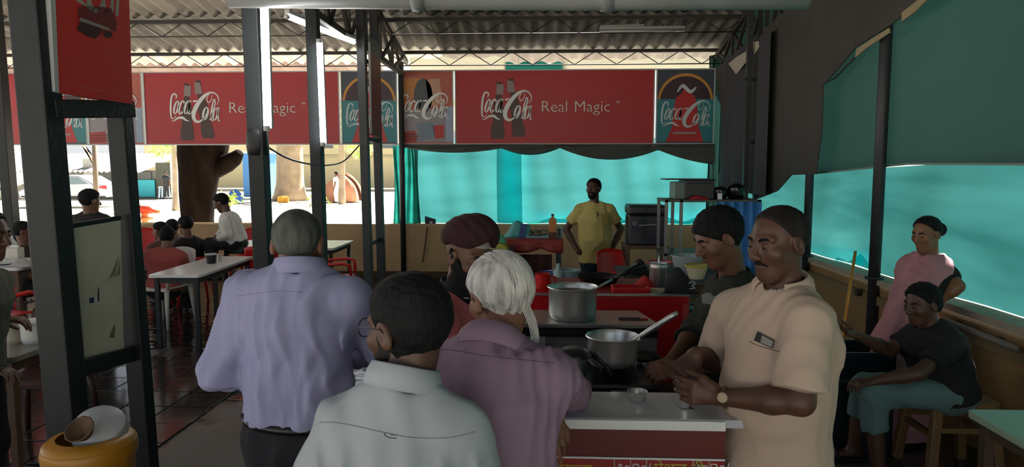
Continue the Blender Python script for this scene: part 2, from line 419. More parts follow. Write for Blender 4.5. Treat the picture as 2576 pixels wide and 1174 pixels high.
        for side, a in s.arms.items():
            F.cone(a['S'], a['E'], .05*sc, .04*sc, .03); m = a['E']+(a['W']-a['E'])*.35
            F.cone(a['E'], m, .039*sc, .041*sc, .02); F.cone(m, a['W'], .041*sc, .0265*sc, .02)
            if hands and a.get('hand', True):
                s.hand(F, a['W'], a['dir'], a['palm'], side, a.get('curl', (.4, .45, .5, .55)), a.get('thumb'), a.get('spread', 0))
        for l in s.legs.values():
            F.cone(l['hip'], l['K'], .082*sc, .054*sc, .04); m = l['K']+(l['A']-l['K'])*.3
            F.cone(l['K'], m, .052*sc, .056*sc, .03); F.cone(m, l['A'], .056*sc, .036*sc, .03)
            if feet:
                hz = l['A']-V(0, 0, .035*sc); side = np.cross(V(0, 0, 1), l['toe'])
                F.econe(hz-l['toe']*.035*sc, hz+l['toe']*.15*sc-V(0, 0, .012*sc), (.036*sc, .032*sc), (.046*sc, .018*sc), side, .03)
        r = .16*sc
        F.op(s.headf(lambda X, Y, Z: face(X, Y, Z, s.jaw, 1.0, s.lids, s.detail)), s.H-r, s.H+r, .012)
        s.body = link_mesh('body', F.mesh('body'), s.skin, s.root, True, True)
        return s.body
    def hf_mesh(s, name, fn, material, r=.17, h=None, smooth=True):
        """a mesh around the head from a head-frame function (hair, beard, turban)"""
        h = h or (.005 if s.detail else .009); F = Field(s.H-r*s.sc, s.H+r*s.sc, h*s.sc)
        F.op(s.headf(fn), s.H-r, s.H+r); return link_mesh(name, F.mesh(name), material, s.root, smooth, True)
    def eyes(s, white, dark, brow=None):
        for sx in (-1, 1):
            m = MB(); c = s.hp(sx*.031, .0745, .004)
            Rm = s.Rh
            prof = [(.0119*s.sc*math.cos(a), .0119*s.sc*math.sin(a)) for a in np.linspace(-PI/2, PI/2, 9)]
            M = np.stack([Rm[:, 0], Rm[:, 2], Rm[:, 1]], 1)
            m.lathe(prof, c, 14, M); e = m.build('eye', white, s.root, True, True)
            m = MB(); m.lathe([(.0062*s.sc, .0103*s.sc), (.004*s.sc, .0118*s.sc), (0.0003, .0122*s.sc)], c+Rm[:, 2]*-.001, 12, M); m.build('iris', dark, e, True, True)
            if brow:
                m = MB(); m.tube([s.hp(sx*x, y, z) for x, y, z in ((.012, .0865, .021), (.024, .0868, .027), (.038, .080, .028), (.05, .068, .022))], [.003, .0046, .004, .002], 7)
                m.build('eyebrow', brow, s.root, True, True)
    def hair(s, material, t=.012, front=(.07, .075), back=(-.06, -.065), ears=True, noise=.003, freq=1.0, name='hair', crown=0.):
        """close cap of hair; the hairline runs from front (y, z) to back (y, z)"""
        sl = (front[1]-back[1])/(front[0]-back[0]); nn = math.hypot(1, sl)
        def fn(X, Y, Z):
            tt = t+crown*np.clip((Z-.04)/.07, 0, 1)
            d = skull(X, Y, Z, s.jaw)-tt
            if noise: d = d+noise*np.sin(150*freq*X+40*Y+3*np.sin(60*Z))*np.sin(120*freq*Z+55*X+2*np.sin(70*Y))
            reg = -((Z-front[1])-(Y-front[0])*sl)/nn
            reg = smin(reg, np.maximum(-(Z-.015), np.abs(Y+.012)-.016)+.0*X, .01) if ears == 'burns' else reg
            d = smax(d, reg, .008)
            if ears: d = smax(d, -ell(np.abs(X), Y-(Z*.25), Z, (.088, -.006, -.008), (.026, .026, .036)), .006)
            return d
        return s.hf_mesh(name, fn, material)
    def beard(s, material, t=.006, top=-.03, moustache=True, name='beard', full=0., back=.004):
        def fn(X, Y, Z):
            d = skull(X, Y, Z, s.jaw)-t-full*np.clip((-.06-Z)/.06, 0, 1)
            reg = np.maximum(Z-(top+np.clip(.045-Y, 0, .1)*.75), -(Y-.0)-back); d = smax(d, reg, .006)
            d = smax(d, -ell(X, Y, Z, (0, .09, -.022), (.03, .05, .026)), .005)
            d = smax(d, -ell(X, Y, Z, (0, .09, -.064), (.022, .03, .009)), .004)
            if moustache:
                m = seg(np.abs(X), Y, Z, (0, .0895, -.047), (.026, .077, -.058), .0065, .003); d = smin(d, m, .004)
            return d
        return s.hf_mesh(name, fn, material)
    def moustache(s, material, r=.0075):
        return s.hf_mesh('moustache', lambda X, Y, Z: seg(np.abs(X), Y, Z, (0, .0895, -.0475), (.030, .075, -.058), r, r*.45), material, .13, .0035)
    def grow(s, name, fn, lo, hi, material, h, wr=0, seed=0, wf=1.0, dirz=.35, extra=None):
        F = Field(lo, hi, h); fn(F)
        if wr or extra:
            X, Y, Z = F.xyz((slice(None),)*3); m = np.abs(F.D) < .06
            d = wrinkle(X, Y, Z, wr, wf, seed, dirz) if wr else 0
            if extra is not None: d = d+extra(X, Y, Z)
            F.D = np.where(m, F.D+np.clip(d, -.022, .009), F.D).astype(np.float32)
        for c in getattr(s, 'cuts', []):
            X, Y, Z = F.xyz((slice(None),)*3); F.D = np.maximum(F.D, c(X, Y, Z)).astype(np.float32)
        s.cuts = []
        return link_mesh(name, F.mesh(name), material, s.root, True, True)
    def shirt(s, material, g=.014, sleeve=.6, hem=None, wr=.004, seed=1, h=.008, wf=1.0, sg=.012, name='shirt', neck=.0, extra=None, sleeveL=None, flare=.0, dirz=.35):
        """upper garment. sleeve: fraction of the upper arm (<=1) or 1..2 into the forearm. hem: distance of the hem below the pelvis point"""
        hem = .12 if hem is None else hem; sc = s.sc
        pts = [s.N+.12, s.N-.12, s.P+.26, s.P-.26-s.sp*hem]
        for a in s.arms.values(): pts += [a['S']+.12, a['S']-.12, a['E']+.1, a['E']-.1, a['W']+.06, a['W']-.06]
        lo, hi = np.min(pts, 0), np.max(pts, 0)
        def fn(F):
            s.tor(F, g, .045)
            if hem > 0: F.econe(s.P-s.sp*hem, s.P, (.165*sc*s.B+g+flare, .112*sc*s.depth+g+flare), (.158*sc*s.B+g, .108*sc*s.depth+g), s.rt, .03)
            Xa, Ya, Za = F.xyz((slice(None),)*3)
            F.D = smax(F.D, -((Xa-s.P[0])*s.sp[0]+(Ya-s.P[1])*s.sp[1]+(Za-s.P[2])*s.sp[2]+hem), .012).astype(np.float32)
            for side, a in s.arms.items():
                sv = sleeveL if (side == 'L' and sleeveL is not None) else sleeve
                G = Field(lo, hi, F.h)
                if sv <= 1:
                    e = a['S']+(a['E']-a['S'])*sv; G.cone(a['S'], a['E'], (.05+sg*.9)*sc, (.05+sg*1.4)*sc, .03); ax = nrm(a['E']-a['S'])
                else:
                    e = a['E']+(a['W']-a['E'])*(sv-1); ax = nrm(a['W']-a['E'])
                    G.cone(a['S'], a['E'], (.05+sg*.9)*sc, (.044+sg)*sc, .03); G.cone(a['E'], a['W'], (.044+sg)*sc, (.031+sg*.8)*sc, .03)
                X, Y, Z = G.xyz((slice(None),)*3)
                cut = (X-e[0])*ax[0]+(Y-e[1])*ax[1]+(Z-e[2])*ax[2]
                if sv <= 1: G.D = np.maximum(G.D, cut)
                else:   # cut only near the forearm
                    near = seg(X, Y, Z, e, a['W']+ax*.1, .085, .085); G.D = np.maximum(G.D, np.minimum(cut, -near) if False else np.where(near < 0, cut, -1.))
                F.D = smin(F.D, G.D, .03).astype(np.float32)
            nb = s.hp(0, -.022, -.05); F.cone(s.N+s.sp*.012+s.fw*.012, nb, s.neckr+.002+neck, s.neckr+.01+neck, .01, 's')
            F.cone(s.N+s.sp*.05, nb+s.sp*.1, s.neckr+.012, s.neckr+.03, .012, 's')
        s.cuts = [lambda X, Y, Z: -((X-s.P[0])*s.sp[0]+(Y-s.P[1])*s.sp[1]+(Z-s.P[2])*s.sp[2]+hem)]
        return s.grow(name, fn, lo, hi, material, h, wr, seed, wf, dirz, extra)
    def trousers(s, material, g=.016, end=.97, wr=.004, seed=3, h=.012, name='trousers', top=.06):
        pts = [s.P+.24, s.P-.24]
        for l in s.legs.values(): pts += [l['K']+.14, l['K']-.14, l['A']+.1, l['A']-.1]
        lo, hi = np.min(pts, 0), np.max(pts, 0); lo[2] = max(lo[2], s.ground+.01); sc = s.sc
        def fn(F):
            F.econe(s.P-s.sp*.04, s.P+s.sp*top, (.152*sc*s.B+g*.5, .106*sc*s.depth+g*.5), (.148*sc*s.B+g*.4, .102*sc*s.depth+g*.4), s.rt, .03)
            for l in s.legs.values():
                F.cone(l['hip'], l['K'], .084*sc+g*.7, .06*sc+g, .04); e = l['K']+(l['A']-l['K'])*end
                G = Field(lo, hi, F.h); G.cone(l['K'], l['A'], .058*sc+g, .045*sc+g, 0); X, Y, Z = G.xyz((slice(None),)*3); ax = nrm(l['A']-l['K'])
                G.D = np.maximum(G.D, (X-e[0])*ax[0]+(Y-e[1])*ax[1]+(Z-e[2])*ax[2]); F.D = smin(F.D, G.D, .03).astype(np.float32)
        return s.grow(name, fn, lo, hi, material, h, wr, seed)
    def shoes(s, material, sole=None, name='shoe'):
        for l in s.legs.values():
            hz = l['A']-V(0, 0, .035*s.sc); t = l['toe']; side = np.cross(V(0, 0, 1), t); F = Field(hz-.24, hz+.24, .012)
            F.econe(hz-t*.045*s.sc, hz+t*.165*s.sc-V(0, 0, .008), (.044*s.sc, .042*s.sc), (.05*s.sc, .028*s.sc), side, .02)
            X, Y, Z = F.xyz((slice(None),)*3); F.D = np.maximum(F.D, -(Z-max(s.ground+.002, hz[2]-.034))).astype(np.float32)
            link_mesh(name, F.mesh(name), material, s.root, True, True)
    def collar(s, material, r=.066, hgt=.036, fall=.045, gap=.5, tilt=.0, name='collar', flare=.016, pts_drop=.02, up=.0):
        """folded shirt collar round the neck; gap = half opening at the throat in radians"""
        ax = nrm(s.hp(0, -.022, -.05)-s.N+s.sp*.12); rt = nrm(s.rt-ax*(s.rt@ax)); fw = np.cross(ax, rt); c = s.N+s.sp*(.018+up)*s.sc+s.fw*.004
        prof = [(-.006, -.012), (0, hgt*.5), (.001, hgt*.95), (.004, hgt), (.007, hgt*.93), (flare*.75, hgt*.45), (flare, hgt-fall), (flare-.003, hgt-fall-.001), (flare*.5, hgt*.35), (.003, hgt*.7)]
        n = 44; m = MB(); N = 0
        for i in range(n+1):
            a = -PI+gap+(2*PI-2*gap)*i/n          # 0 = nape
            d = -fw*math.cos(a)+rt*math.sin(a); fr = (1-math.cos(a))/2; ov = 1+.18*abs(math.sin(a))*0
            for u, v in prof:
                drop = -(.024*fr)-(pts_drop*max(0, fr-.75)*4 if v < 0 else 0)+tilt*math.sin(a)
                m.v.append(tuple(c+d*(r*s.sc+u+.014*fr)+ax*(v+drop)))
        k = len(prof)
        for i in range(n):
            for j in range(k): m.f.append((i*k+j, i*k+(j+1) % k, (i+1)*k+(j+1) % k, (i+1)*k+j))
        m.f.append(tuple(range(k))); m.f.append(tuple(reversed(range(n*k, n*k+k))))
        return m.build(name, material, s.root, True, True)
def seam_px(garment, pix, r, material, parent, name='seam', off=.0004):
    """a stitched line laid on a garment where the photograph shows it"""
    me = garment.data; M = mw(garment); bv = BVHTree.FromPolygons([M @ v.co for v in me.vertices], [tuple(p.vertices) for p in me.polygons]); out = []
    for p in spline([(x, y, 0) for x, y in pix], 8):
        d = nrm(ray(p[0], p[1])); h = bv.ray_cast(Vector(_C), Vector(d), 6)
        if h[0] is not None: out.append(np.array(h[0])-d*off)
    if len(out) > 1: MB().tube(out, r, 6).build(name, material, parent, True, True)
def seam(garment, pts, d, r, material, parent, name='seam'):
    """a stitched line laid on a garment: pts are cast along d onto its surface"""
    me = garment.data; M = mw(garment); vs = [M @ v.co for v in me.vertices]; bv = BVHTree.FromPolygons(vs, [tuple(p.vertices) for p in me.polygons])
    out = []
    for p in spline(pts, 8):
        h = bv.ray_cast(Vector(p)-Vector(d)*.5, Vector(d), 1.2)
        if h[0] is not None: out.append(np.array(h[0])-np.asarray(d)*r*.3)
    if len(out) > 1: MB().tube(out, r, 6).build(name, material, parent, True, True)
# ---------------------------------------------------------------- materials of the place
STEEL = mat('painted_steel', '202426', .5, .0, .12, 6, .15, 40, spec=.3)
STEEL_D = mat('dark_painted_steel', '22262a', .5, .0, .15, 6, .1, 40)
RUST = mat('old_truss_steel', '2c2825', .65, 0, .2, 9)
ASB = mat('cement_sheet', 'b3afa8', .85, 0, .22, 2.2, .35, 30, (1, .35, 1))
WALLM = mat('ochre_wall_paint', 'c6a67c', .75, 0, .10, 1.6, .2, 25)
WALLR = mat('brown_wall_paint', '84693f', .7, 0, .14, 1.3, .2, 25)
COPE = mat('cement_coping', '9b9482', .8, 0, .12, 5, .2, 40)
RED = mat('red_flex_print', 'a81e28', .42, 0, .05, .8)
REDP = mat('red_plastic', 'c81d1a', .32, spec=.5)
WHITEM = mat('white_laminate', 'dcdcdc', .25, 0, .03, 3)
WPRINT = mat('white_print', 'd9dcdc', .5)
GPRINT = mat('grey_print', '8f8f95', .5)
BLACKP = mat('black_plastic', '131416', .35)
CHROME = mat('stainless_steel', 'd6d7d5', .34, .9, .05, 14, .02, 90)
ALU = mat('aluminium', 'a9aaa6', .38, 1.0, .05, 20)
WOODB = mat('brown_wood', '5d4330', .6, 0, .2, 6, stretch=(1, 1, .15))
TEAL = tarp_mat('turquoise_tarp', (.011, .062, .063), .8, .9, fleck=.16, scale=.6)
TEALR = tarp_mat('turquoise_side_tarp', (.009, .056, .056), .8, .9, fleck=.28, scale=.7)
GREEN = tarp_mat('green_shade_cloth', (.012, .040, .034), .2, .9, .7, .03)
DGREEN = tarp_mat('dark_green_curtain', (.006, .12, .10), .5, .7, .7, .2)
DARKC = mat('charcoal_cloth', '3a3734', .85, 0, .12, 2, .3, 8)
SWAGM = mat('grey_swag_cloth', '4a4b47', .8, 0, .15, 4)
TUBEL = mat('lit_tube', (1, 1, 1), .5, emit=9.0)
# wet floor: puddles are smoother and darker than the damp cement between them
def floor_mat():
    m = bpy.data.materials.new('wet_cement_floor'); m.use_nodes = True; nt = m.node_tree; b = nt.nodes['Principled BSDF']; L = nt.links.new
    tc = nt.nodes.new('ShaderNodeTexCoord')
    n = nt.nodes.new('ShaderNodeTexNoise'); n.inputs['Scale'].default_value = .75; n.inputs['Detail'].default_value = 4; L(tc.outputs['Object'], n.inputs['Vector'])
    wet = nt.nodes.new('ShaderNodeValToRGB'); wet.color_ramp.elements[0].position = .36; wet.color_ramp.elements[1].position = .46; sx = nt.nodes.new('ShaderNodeSeparateXYZ'); L(tc.outputs['Object'], sx.inputs[0]); mr = nt.nodes.new('ShaderNodeMapRange'); mr.inputs[1].default_value = -0.4; mr.inputs[2].default_value = 1.4; mr.inputs[3].default_value = -.14; mr.inputs[4].default_value = .05; L(sx.outputs[1], mr.inputs[0])
    ad = nt.nodes.new('ShaderNodeMath'); ad.operation = 'ADD'; L(n.outputs[0], ad.inputs[0]); L(mr.outputs[0], ad.inputs[1]); L(ad.outputs[0], wet.inputs[0])
    rr = nt.nodes.new('ShaderNodeMapRange'); rr.inputs[3].default_value = .55; rr.inputs[4].default_value = .035; L(wet.outputs[0], rr.inputs[0]); L(rr.outputs[0], b.inputs['Roughness'])
    cr = nt.nodes.new('ShaderNodeMix'); cr.data_type = 'RGBA'; cr.inputs['A'].default_value = (.105, .098, .09, 1); cr.inputs['B'].default_value = (.022, .020, .018, 1)
    L(wet.outputs[0], cr.inputs['Factor']); L(cr.outputs['Result'], b.inputs['Base Color'])
    mp = nt.nodes.new('ShaderNodeMapping'); mp.inputs['Scale'].default_value = (1, 3.4, 1); L(tc.outputs['Object'], mp.inputs[0])
    n2 = nt.nodes.new('ShaderNodeTexNoise'); n2.inputs['Scale'].default_value = 2.6; n2.inputs['Detail'].default_value = 3; n2.inputs['Distortion'].default_value = .6; L(mp.outputs[0], n2.inputs['Vector'])
    bp = nt.nodes.new('ShaderNodeBump'); bp.inputs['Strength'].default_value = .5; bp.inputs['Distance'].default_value = .024
    L(n2.outputs[0], bp.inputs['Height']); L(bp.outputs[0], b.inputs['Normal']); b.inputs['Specular IOR Level'].default_value = .9
    return m
FLOORM = floor_mat()
GROUND = mat('dusty_ground', 'cfc8b8', .95, 0, .12, .35)
# ---------------------------------------------------------------- the shell
YB = 10.9; XR = 2.72; WH = .865
fl_ = MB().box((0, 0, 0), (16.2, 14.0, .1)).build('floor', FLOORM); fl_.location = (-5.2, 4.0, -.05)
tag(fl_, 'wet dark cement floor with puddles under the eating area', 'floor', kind='structure')
tag(MB().box((0, 20, -.16), (160, 160, .1)).build('ground', GROUND), 'sunlit dusty ground outside the shed', 'ground', kind='structure')
TILE = mat('wet_floor_tile', '2b2724', .14, 0, .3, 7, .12, 6)
tile0 = None
for i in range(7):
    for j in range(7):
        if tile0 is None: tile0 = o = MB().box((0, 0, 0), (.318, .318, .012)).build('floor_tile', TILE, fl_, bevel=.003)
        else: o = tile0.copy(); COL.objects.link(o)
        o.location = (-4.55+.33*i+5.2, 3.95+.33*j-4.0, .055+.0008*((i*3+j*5) % 4)); o.rotation_euler = (.002*((i+j*2) % 3-1), .002*((i*2+j) % 3-1), 0)
wb = thing('wall_back', 'low ochre parapet wall along the back of the shed', 'wall', (0, YB, 0), kind='structure')
MB().box((-5.1, YB+.09, .42), (16.0, .16, .84)).build('wall_face', WALLM, wb, world=True)
MB().box((-5.1, YB+.09, .855), (16.0, .2, .03)).build('coping', mat('pale_coping', 'cdb58c', .8, 0, .1, 4), wb, world=True)
MB().box((-5.1, YB-.005, .05), (16.0, .02, .1)).build('skirting', mat('dirt_skirting', '5a4632', .85), wb, world=True)
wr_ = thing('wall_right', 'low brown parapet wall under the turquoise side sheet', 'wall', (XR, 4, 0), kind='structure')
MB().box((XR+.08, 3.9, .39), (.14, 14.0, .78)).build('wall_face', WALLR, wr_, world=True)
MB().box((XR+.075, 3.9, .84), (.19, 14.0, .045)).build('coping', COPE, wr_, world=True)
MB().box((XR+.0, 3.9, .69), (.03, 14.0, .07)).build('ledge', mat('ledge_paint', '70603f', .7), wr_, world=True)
# roof: corrugated cement sheets laid on steel
RS = .2; EAVE = 3.58; YRIDGE = 4.0
def roofz(y): return EAVE+RS*(YB-y) if y >= YRIDGE else EAVE+RS*(YB-YRIDGE)-RS*(YRIDGE-y)
ceil = thing('ceiling', 'corrugated grey cement sheet roof', 'roof', (0, YRIDGE, roofz(YRIDGE)), kind='structure')
PITCHC = .19; NC = 6; SL = 2.0
def sheet_mesh():
    m = MB(); nx = NC*8
    def fn(u, v):
        x = u*(NC+.35)*PITCHC; z = .026*math.cos(2*PI*x/PITCHC)
        return (x, v*SL*math.cos(math.atan(RS)), z-v*SL*math.sin(math.atan(RS)))
    m.grid(fn, nx, 1); return m
sheet0 = sheet_mesh().build('roof_sheet', ASB, ceil, True, solid=.006); dim_sheet = sheet0.data.copy(); dim_sheet.materials.clear(); dim_sheet.materials.append(mat('shaded_cement_sheet', '6b6761', .85, 0, .2, 2.2, .35, 30, (1, .35, 1)))  # shade of the right-hand roof put into this darker copy's colour
ry = math.cos(math.atan(RS)); first = True
for row in range(5):
    for c in range(14):
        if c < 3 or row == 4 and -13.0+c*NC*PITCHC > -3.2: continue
        o = sheet0 if first else sheet0.copy()
        if not first: COL.objects.link(o)
        first = False
        y = row*(SL-.12)*ry; x = -13.0+c*NC*PITCHC
        if x > -2.0: o.data = dim_sheet
        o.location = (x, y, -y*RS+(.012 if c % 2 else .0)+(3-row)*.006)
for row in range(4):
    for c in range(14):
        if c < 3 or row > 1 and c < 10: continue
        o = sheet0.copy(); o.data = dim_sheet if c > 9 else sheet0.data; COL.objects.link(o); y = row*(SL-.12)*ry
        o.rotation_euler = (0, 0, PI); o.location = (-13.0+(c+1)*NC*PITCHC, -y, -y*RS+(.012 if c % 2 else 0))
MB().tube([(-9.5, YRIDGE, roofz(YRIDGE)+.02), (3.1, YRIDGE, roofz(YRIDGE)+.02)], .09, 10).build('ridge_cap', ASB, ceil, True, True)
# purlins: light zigzag joists along X
def joist(y, z, x0, x1, depth, label, rise=0):
    t = thing('roof_joist', label, 'roof joist', ((x0+x1)/2, y, z), group='zigzag roof joists')
    MB().bar((x0, y, z), (x1, y, z+rise), .05, .05).build('top_chord', RUST, t, world=True)
    MB().tube([(x0, y, z-depth), (x1, y, z-depth+rise)], .009, 6).build('bottom_chord', RUST, t, True, True)
    m = MB(); n = int((x1-x0)/.62); pts = []
    for i in range(2*n+1): pts.append(V(x0+(x1-x0)*i/(2*n), y, z-(.0 if i % 2 == 0 else depth)))
    m.tube(pts, .008, 5).build('zigzag_web', RUST, t, False, True)
    return t
joist(10.75, roofz(10.75)-.06, -9.5, 2.75, .2, 'zigzag steel roof joist just above the red banners')
joist(9.55, roofz(9.55)-.06, -9.5, 2.75, .2, 'second zigzag steel roof joist, in front of the one over the banners')
joist(8.2, roofz(8.2)-.06, -9.5, 2.75, .2, 'zigzag steel roof joist above the hanging tubes, out of the top of the picture')
# trusses along Y
def truss(x, label, y1=10.7, y0=4.0, zb=3.22):
    t = thing('roof_truss', label, 'roof truss', (x, y1, zb))
    MB().bar((x, y1, zb), (x, y0, zb), .055, .07).build('bottom_chord', RUST, t, world=True)
    MB().bar((x, y1+.3, roofz(y1+.3)-.12), (x, y0, roofz(y0)-.12), .055, .07).build('top_chord', RUST, t, world=True)
    n = 9
    for i in range(n):
        ya = y1-(y1-y0)*i/n; yb = y1-(y1-y0)*(i+1)/n
        MB().bar((x, ya, zb), (x, yb, roofz(yb)-.13), .04, .04).build('web_bar', RUST, t, world=True)
        MB().bar((x+.02, yb, zb), (x+.02, ya, roofz(ya)-.13), .035, .035).build('web_bar', RUST, t, world=True)
        MB().bar((x, yb, zb), (x, yb, roofz(yb)-.13), .04, .04).build('upright_bar', RUST, t, world=True)
    return t
truss(-2.16, 'lattice steel roof truss carrying the lit tubes over the row of posts')
truss(XR-.05, 'dark lattice roof truss along the green cloth side', zb=3.18)
truss(-8.9, 'lattice steel roof truss at the far left')
# grey pipe crossing close above
t = thing('overhead_pipe', 'thick grey pipe crossing the top of the picture', 'pipe', (-.3, 4.6, 2.8))
za = at(1300, -6, 4.6)[2]
MB().tube([(-2.1, 4.62, za+.045), (-.9, 4.61, za+.02), (.2, 4.6, za), (1.7, 4.6, za-.01)], .085, 18).build('pipe', mat('grey_pvc', '8d9090', .45, 0, .08, 2), t, True, True)
for x in (-.82, .42): MB().tube([(x-.04, 4.605, za+.016-(x+.8)*.012), (x+.04, 4.605, za+.015-(x+.8)*.012)], .096, 18).build('coupling', mat('grey_pvc_collar', '7c7f80', .45), t, True, True)
# ---------------------------------------------------------------- posts
def post(px, Y, wd, label, X=None, px_bottom=None, mat_=STEEL, top=None, joint=None, lean=0):
    p = at(px, 425, Y); x, y = p[0], Y; top = top or roofz(Y)-.1
    t = thing('steel_post', label, 'post', (x, y, 0))
    w2 = wd/2; lean = lean
    m = MB(); m.bar((x+lean, y, 0), (x-lean*.9, y, top), wd, wd, (0, 1, 0)); m.build('shaft', mat_, t, world=True, bevel=.006)
    MB().box((x+lean, y, .006), (wd*1.9, wd*1.9, .012)).build('base_plate', STEEL_D, t, world=True)
    for sx in (-1, 1):
        for sy in (-1, 1): MB().tube([(x+lean+sx*wd*.75, y+sy*wd*.75, .01), (x+lean+sx*wd*.75, y+sy*wd*.75, .035)], .009, 6).build('bolt', STEEL_D, t, world=True)
    if joint:
        zj = at(px, joint, Y)[2]; MB().tube([(x, y, zj-.09), (x, y, zj-.03), (x, y, zj+.06), (x, y, zj+.1)], [wd*.6, wd*.68, wd*.66, wd*.6], 10).build('tape_wrap', mat('black_tape', '17181a', .6), t, True, True)
    return t
PA = post(650, 4.92, .115, 'grey post carrying the longer lit vertical tube', joint=360, lean=.03)
PB = post(798, 6.25, .105, 'grey post carrying the shorter lit vertical tube', lean=.02)
# twin post with a narrow red sign on edge
def twin(name, label, xa, Ya, xb, Yb, wd):
    a = at(xa, 425, Ya); b = at(xb, 425, Yb); t = thing(name, label, 'sign post', (a[0], a[1], 0))
    for p in (a, b):
        MB().bar((p[0]+.02, p[1], 0), (p[0]-.025, p[1], roofz(p[1])-.12), wd, wd, (0, 1, 0)).build('post', STEEL_D, t, world=True, bevel=.005)
    return t, a, b
C_, ca, cb = twin('twin_post', 'dark twin steel post with a narrow red sign between, near the ochre wall', 919, 7.9, 952, 8.55, .095)
for z in (.86, 2.1, 3.0):
    MB().bar((ca[0], ca[1], z), (cb[0], cb[1], z), .03, .05).build('tie_bar', STEEL, C_, world=True)
MB().bar((ca[0]+.06, ca[1]+.06, 2.16), (ca[0]+.06, ca[1]+.06, 3.2), .02, .04).build('sign_edge', mat('pale_frame', 'b7bbbd', .5), C_, world=True)
MB().box((ca[0]+.055, (ca[1]+cb[1])/2, 2.62), (.02, .52, .95)).build('sign_panel', mat('dull_red_print', '7a1a1c', .5), C_, world=True)
MB().box((ca[0]+.056, (ca[1]+cb[1])/2, 3.18), (.02, .52, .18)).build('sign_header', mat('grey_header', '6e7472', .6), C_, world=True)
# right side posts standing on the parapet
for px, Y, wd, label in ((2243, 5.62, .092, 'thick dark post at the side sheet, left of the woman in pink'), (2060, 7.05, .082, 'dark post at the side sheet, behind the man in the cream shirt')):
    p = at(px, 560, Y); t = thing('side_post', label, 'post', (XR-.02, Y, .86))
    MB().tube([(XR-.02, Y, .0), (XR-.02, Y, roofz(Y)-.1)], wd/2, 14).build('shaft', STEEL_D, t, True, True)
    MB().tube([(XR-.02, Y, .862), (XR-.02, Y, .88)], wd*.8, 14).build('collar_ring', STEEL_D, t, True, True)
t = thing('lattice_post', 'dark ladder-like twin post in the far right corner', 'post', (2.4, 8.5, 0))
for px in (1878, 1903):
    p = at(px, 360, 8.5); MB().bar((p[0], 8.5, 0), (p[0], 8.5, roofz(8.5)-.1), .06 if px < 1890 else .04, .06, (0, 1, 0)).build('shaft', STEEL_D if px < 1890 else STEEL, t, world=True)
for py in (358, 520, 200):
    a = at(1874, py, 8.5); b = at(1906, py, 8.5); MB().bar(a, b, .03, .04).build('rung', STEEL, t, world=True)
t = thing('corner_post', 'dark post at the corner beside the turquoise back sheet', 'post', (-2.24, 10.72, 0))
p = at(1012, 440, 10.72); MB().tube([(p[0], 10.72, 0), (p[0], 10.72, 3.4)], .045, 12).build('shaft', STEEL_D, t, True, True)
MB().box((p[0], 10.72, .01), (.18, .18, .02)).build('base_plate', STEEL_D, t, world=True)
# far-left post and thin outer posts
for px, Y, wd, lb in ((18, 8.6, .13, 'grey post at the left edge behind the table with plates'), (68, 3.6, .05, None)):
    if lb: post(px, Y, wd, lb, lean=.03)
# ---------------------------------------------------------------- the big sign frame on the left
SF = thing('sign_frame', 'big dark twin-post frame with a red cola sign above a pale notice board', 'sign frame', (-2.06, 3.0, 0))
SX = -2.06; y1, y2 = 2.80, 3.34
def lp(px, py, Y): return at(px, py, Y)
for (px, Y, wd) in ((116, y1, .125), (312, y2, .092)):
    x = at(px, 500, Y)[0]
    MB().bar((x+.05, Y, 0), (x-.045, Y, 3.9), wd, wd*.9, (0, 1, 0)).build('post', STEEL, SF, world=True, bevel=.008)
    MB().box((x+.05, Y, .008), (.26, .26, .016)).build('base_plate', STEEL_D, SF, world=True)
xa, xb = at(118, 500, y1)[0], at(322, 500, y2)[0]
MB().bar((at(118, 255, y1)[0], y1, at(118, 255, y1)[2]-.03), (at(322, 275, y2)[0], y2, at(322, 275, y2)[2]), .08, .08).build('beam', STEEL, SF, world=True, bevel=.004)
MB().bar((at(190, 935, y1)[0]-.05, y1, at(190, 937, y1)[2]), (at(340, 885, y2)[0], y2, at(340, 886, y2)[2]), .05, .075).build('beam', STEEL, SF, world=True, bevel=.004)
# notice board panel between the posts (plane through both posts, on the camera side)
def fr(px, py, off=-.0):
    """point on the frame plane seen at a pixel"""
    P0 = V(xa, y1, 0); dd = nrm(V(xb-xa, y2-y1, 0)); nn = V(dd[1], -dd[0], 0); d = ray(px, py)
    return _C+d*(((P0+nn*off-_C)@nn)/(d@nn))
nn_f = nrm(V(y2-y1, -(xb-xa), 0))
bd = MB().prism([fr(172, 575, .01), fr(303, 552, .01), fr(312, 880, .01), fr(200, 918, .01)], -nn_f*.02).build('notice_board', mat('cream_board', 'd2d0bb', .6, 0, .08, 2.5), SF, world=True)
MB().prism([fr(160, 566, .012), fr(305, 543, .012), fr(305, 553, .012), fr(160, 578, .012)], -nn_f*.03).build('board_rim', STEEL, SF, world=True)
MB().prism([fr(226, 750, .014), fr(236, 747, .014), fr(237, 760, .014), fr(227, 763, .014)], -nn_f*.003).build('sticker', mat('blue_ink', '26345f', .5), bd, world=True)
MB().prism([fr(237, 747, .014), fr(245, 744, .014), fr(246, 757, .014), fr(238, 760, .014)], -nn_f*.003).build('sticker', WPRINT, bd, world=True)
MB().prism([fr(247, 741, .014), fr(249, 722, .014), fr(250, 756, .014), fr(247, 757, .014)], -nn_f*.003).build('tape_strip', mat('dark_blue_ink', '1c2233', .5), bd, world=True)
MB().tube([fr(302, 640, .016), fr(292, 690, .018), fr(262, 712, .02)], .003, 6).build('tear_edge', mat('torn_paper', 'b5b39e', .8), bd, world=True)
MB().prism([fr(300, 642, .013), fr(303, 690, .013), fr(275, 702, .013)], -nn_f*.003).build('torn_flap', mat('torn_paper_grey', '8f8c78', .8), bd, world=True)
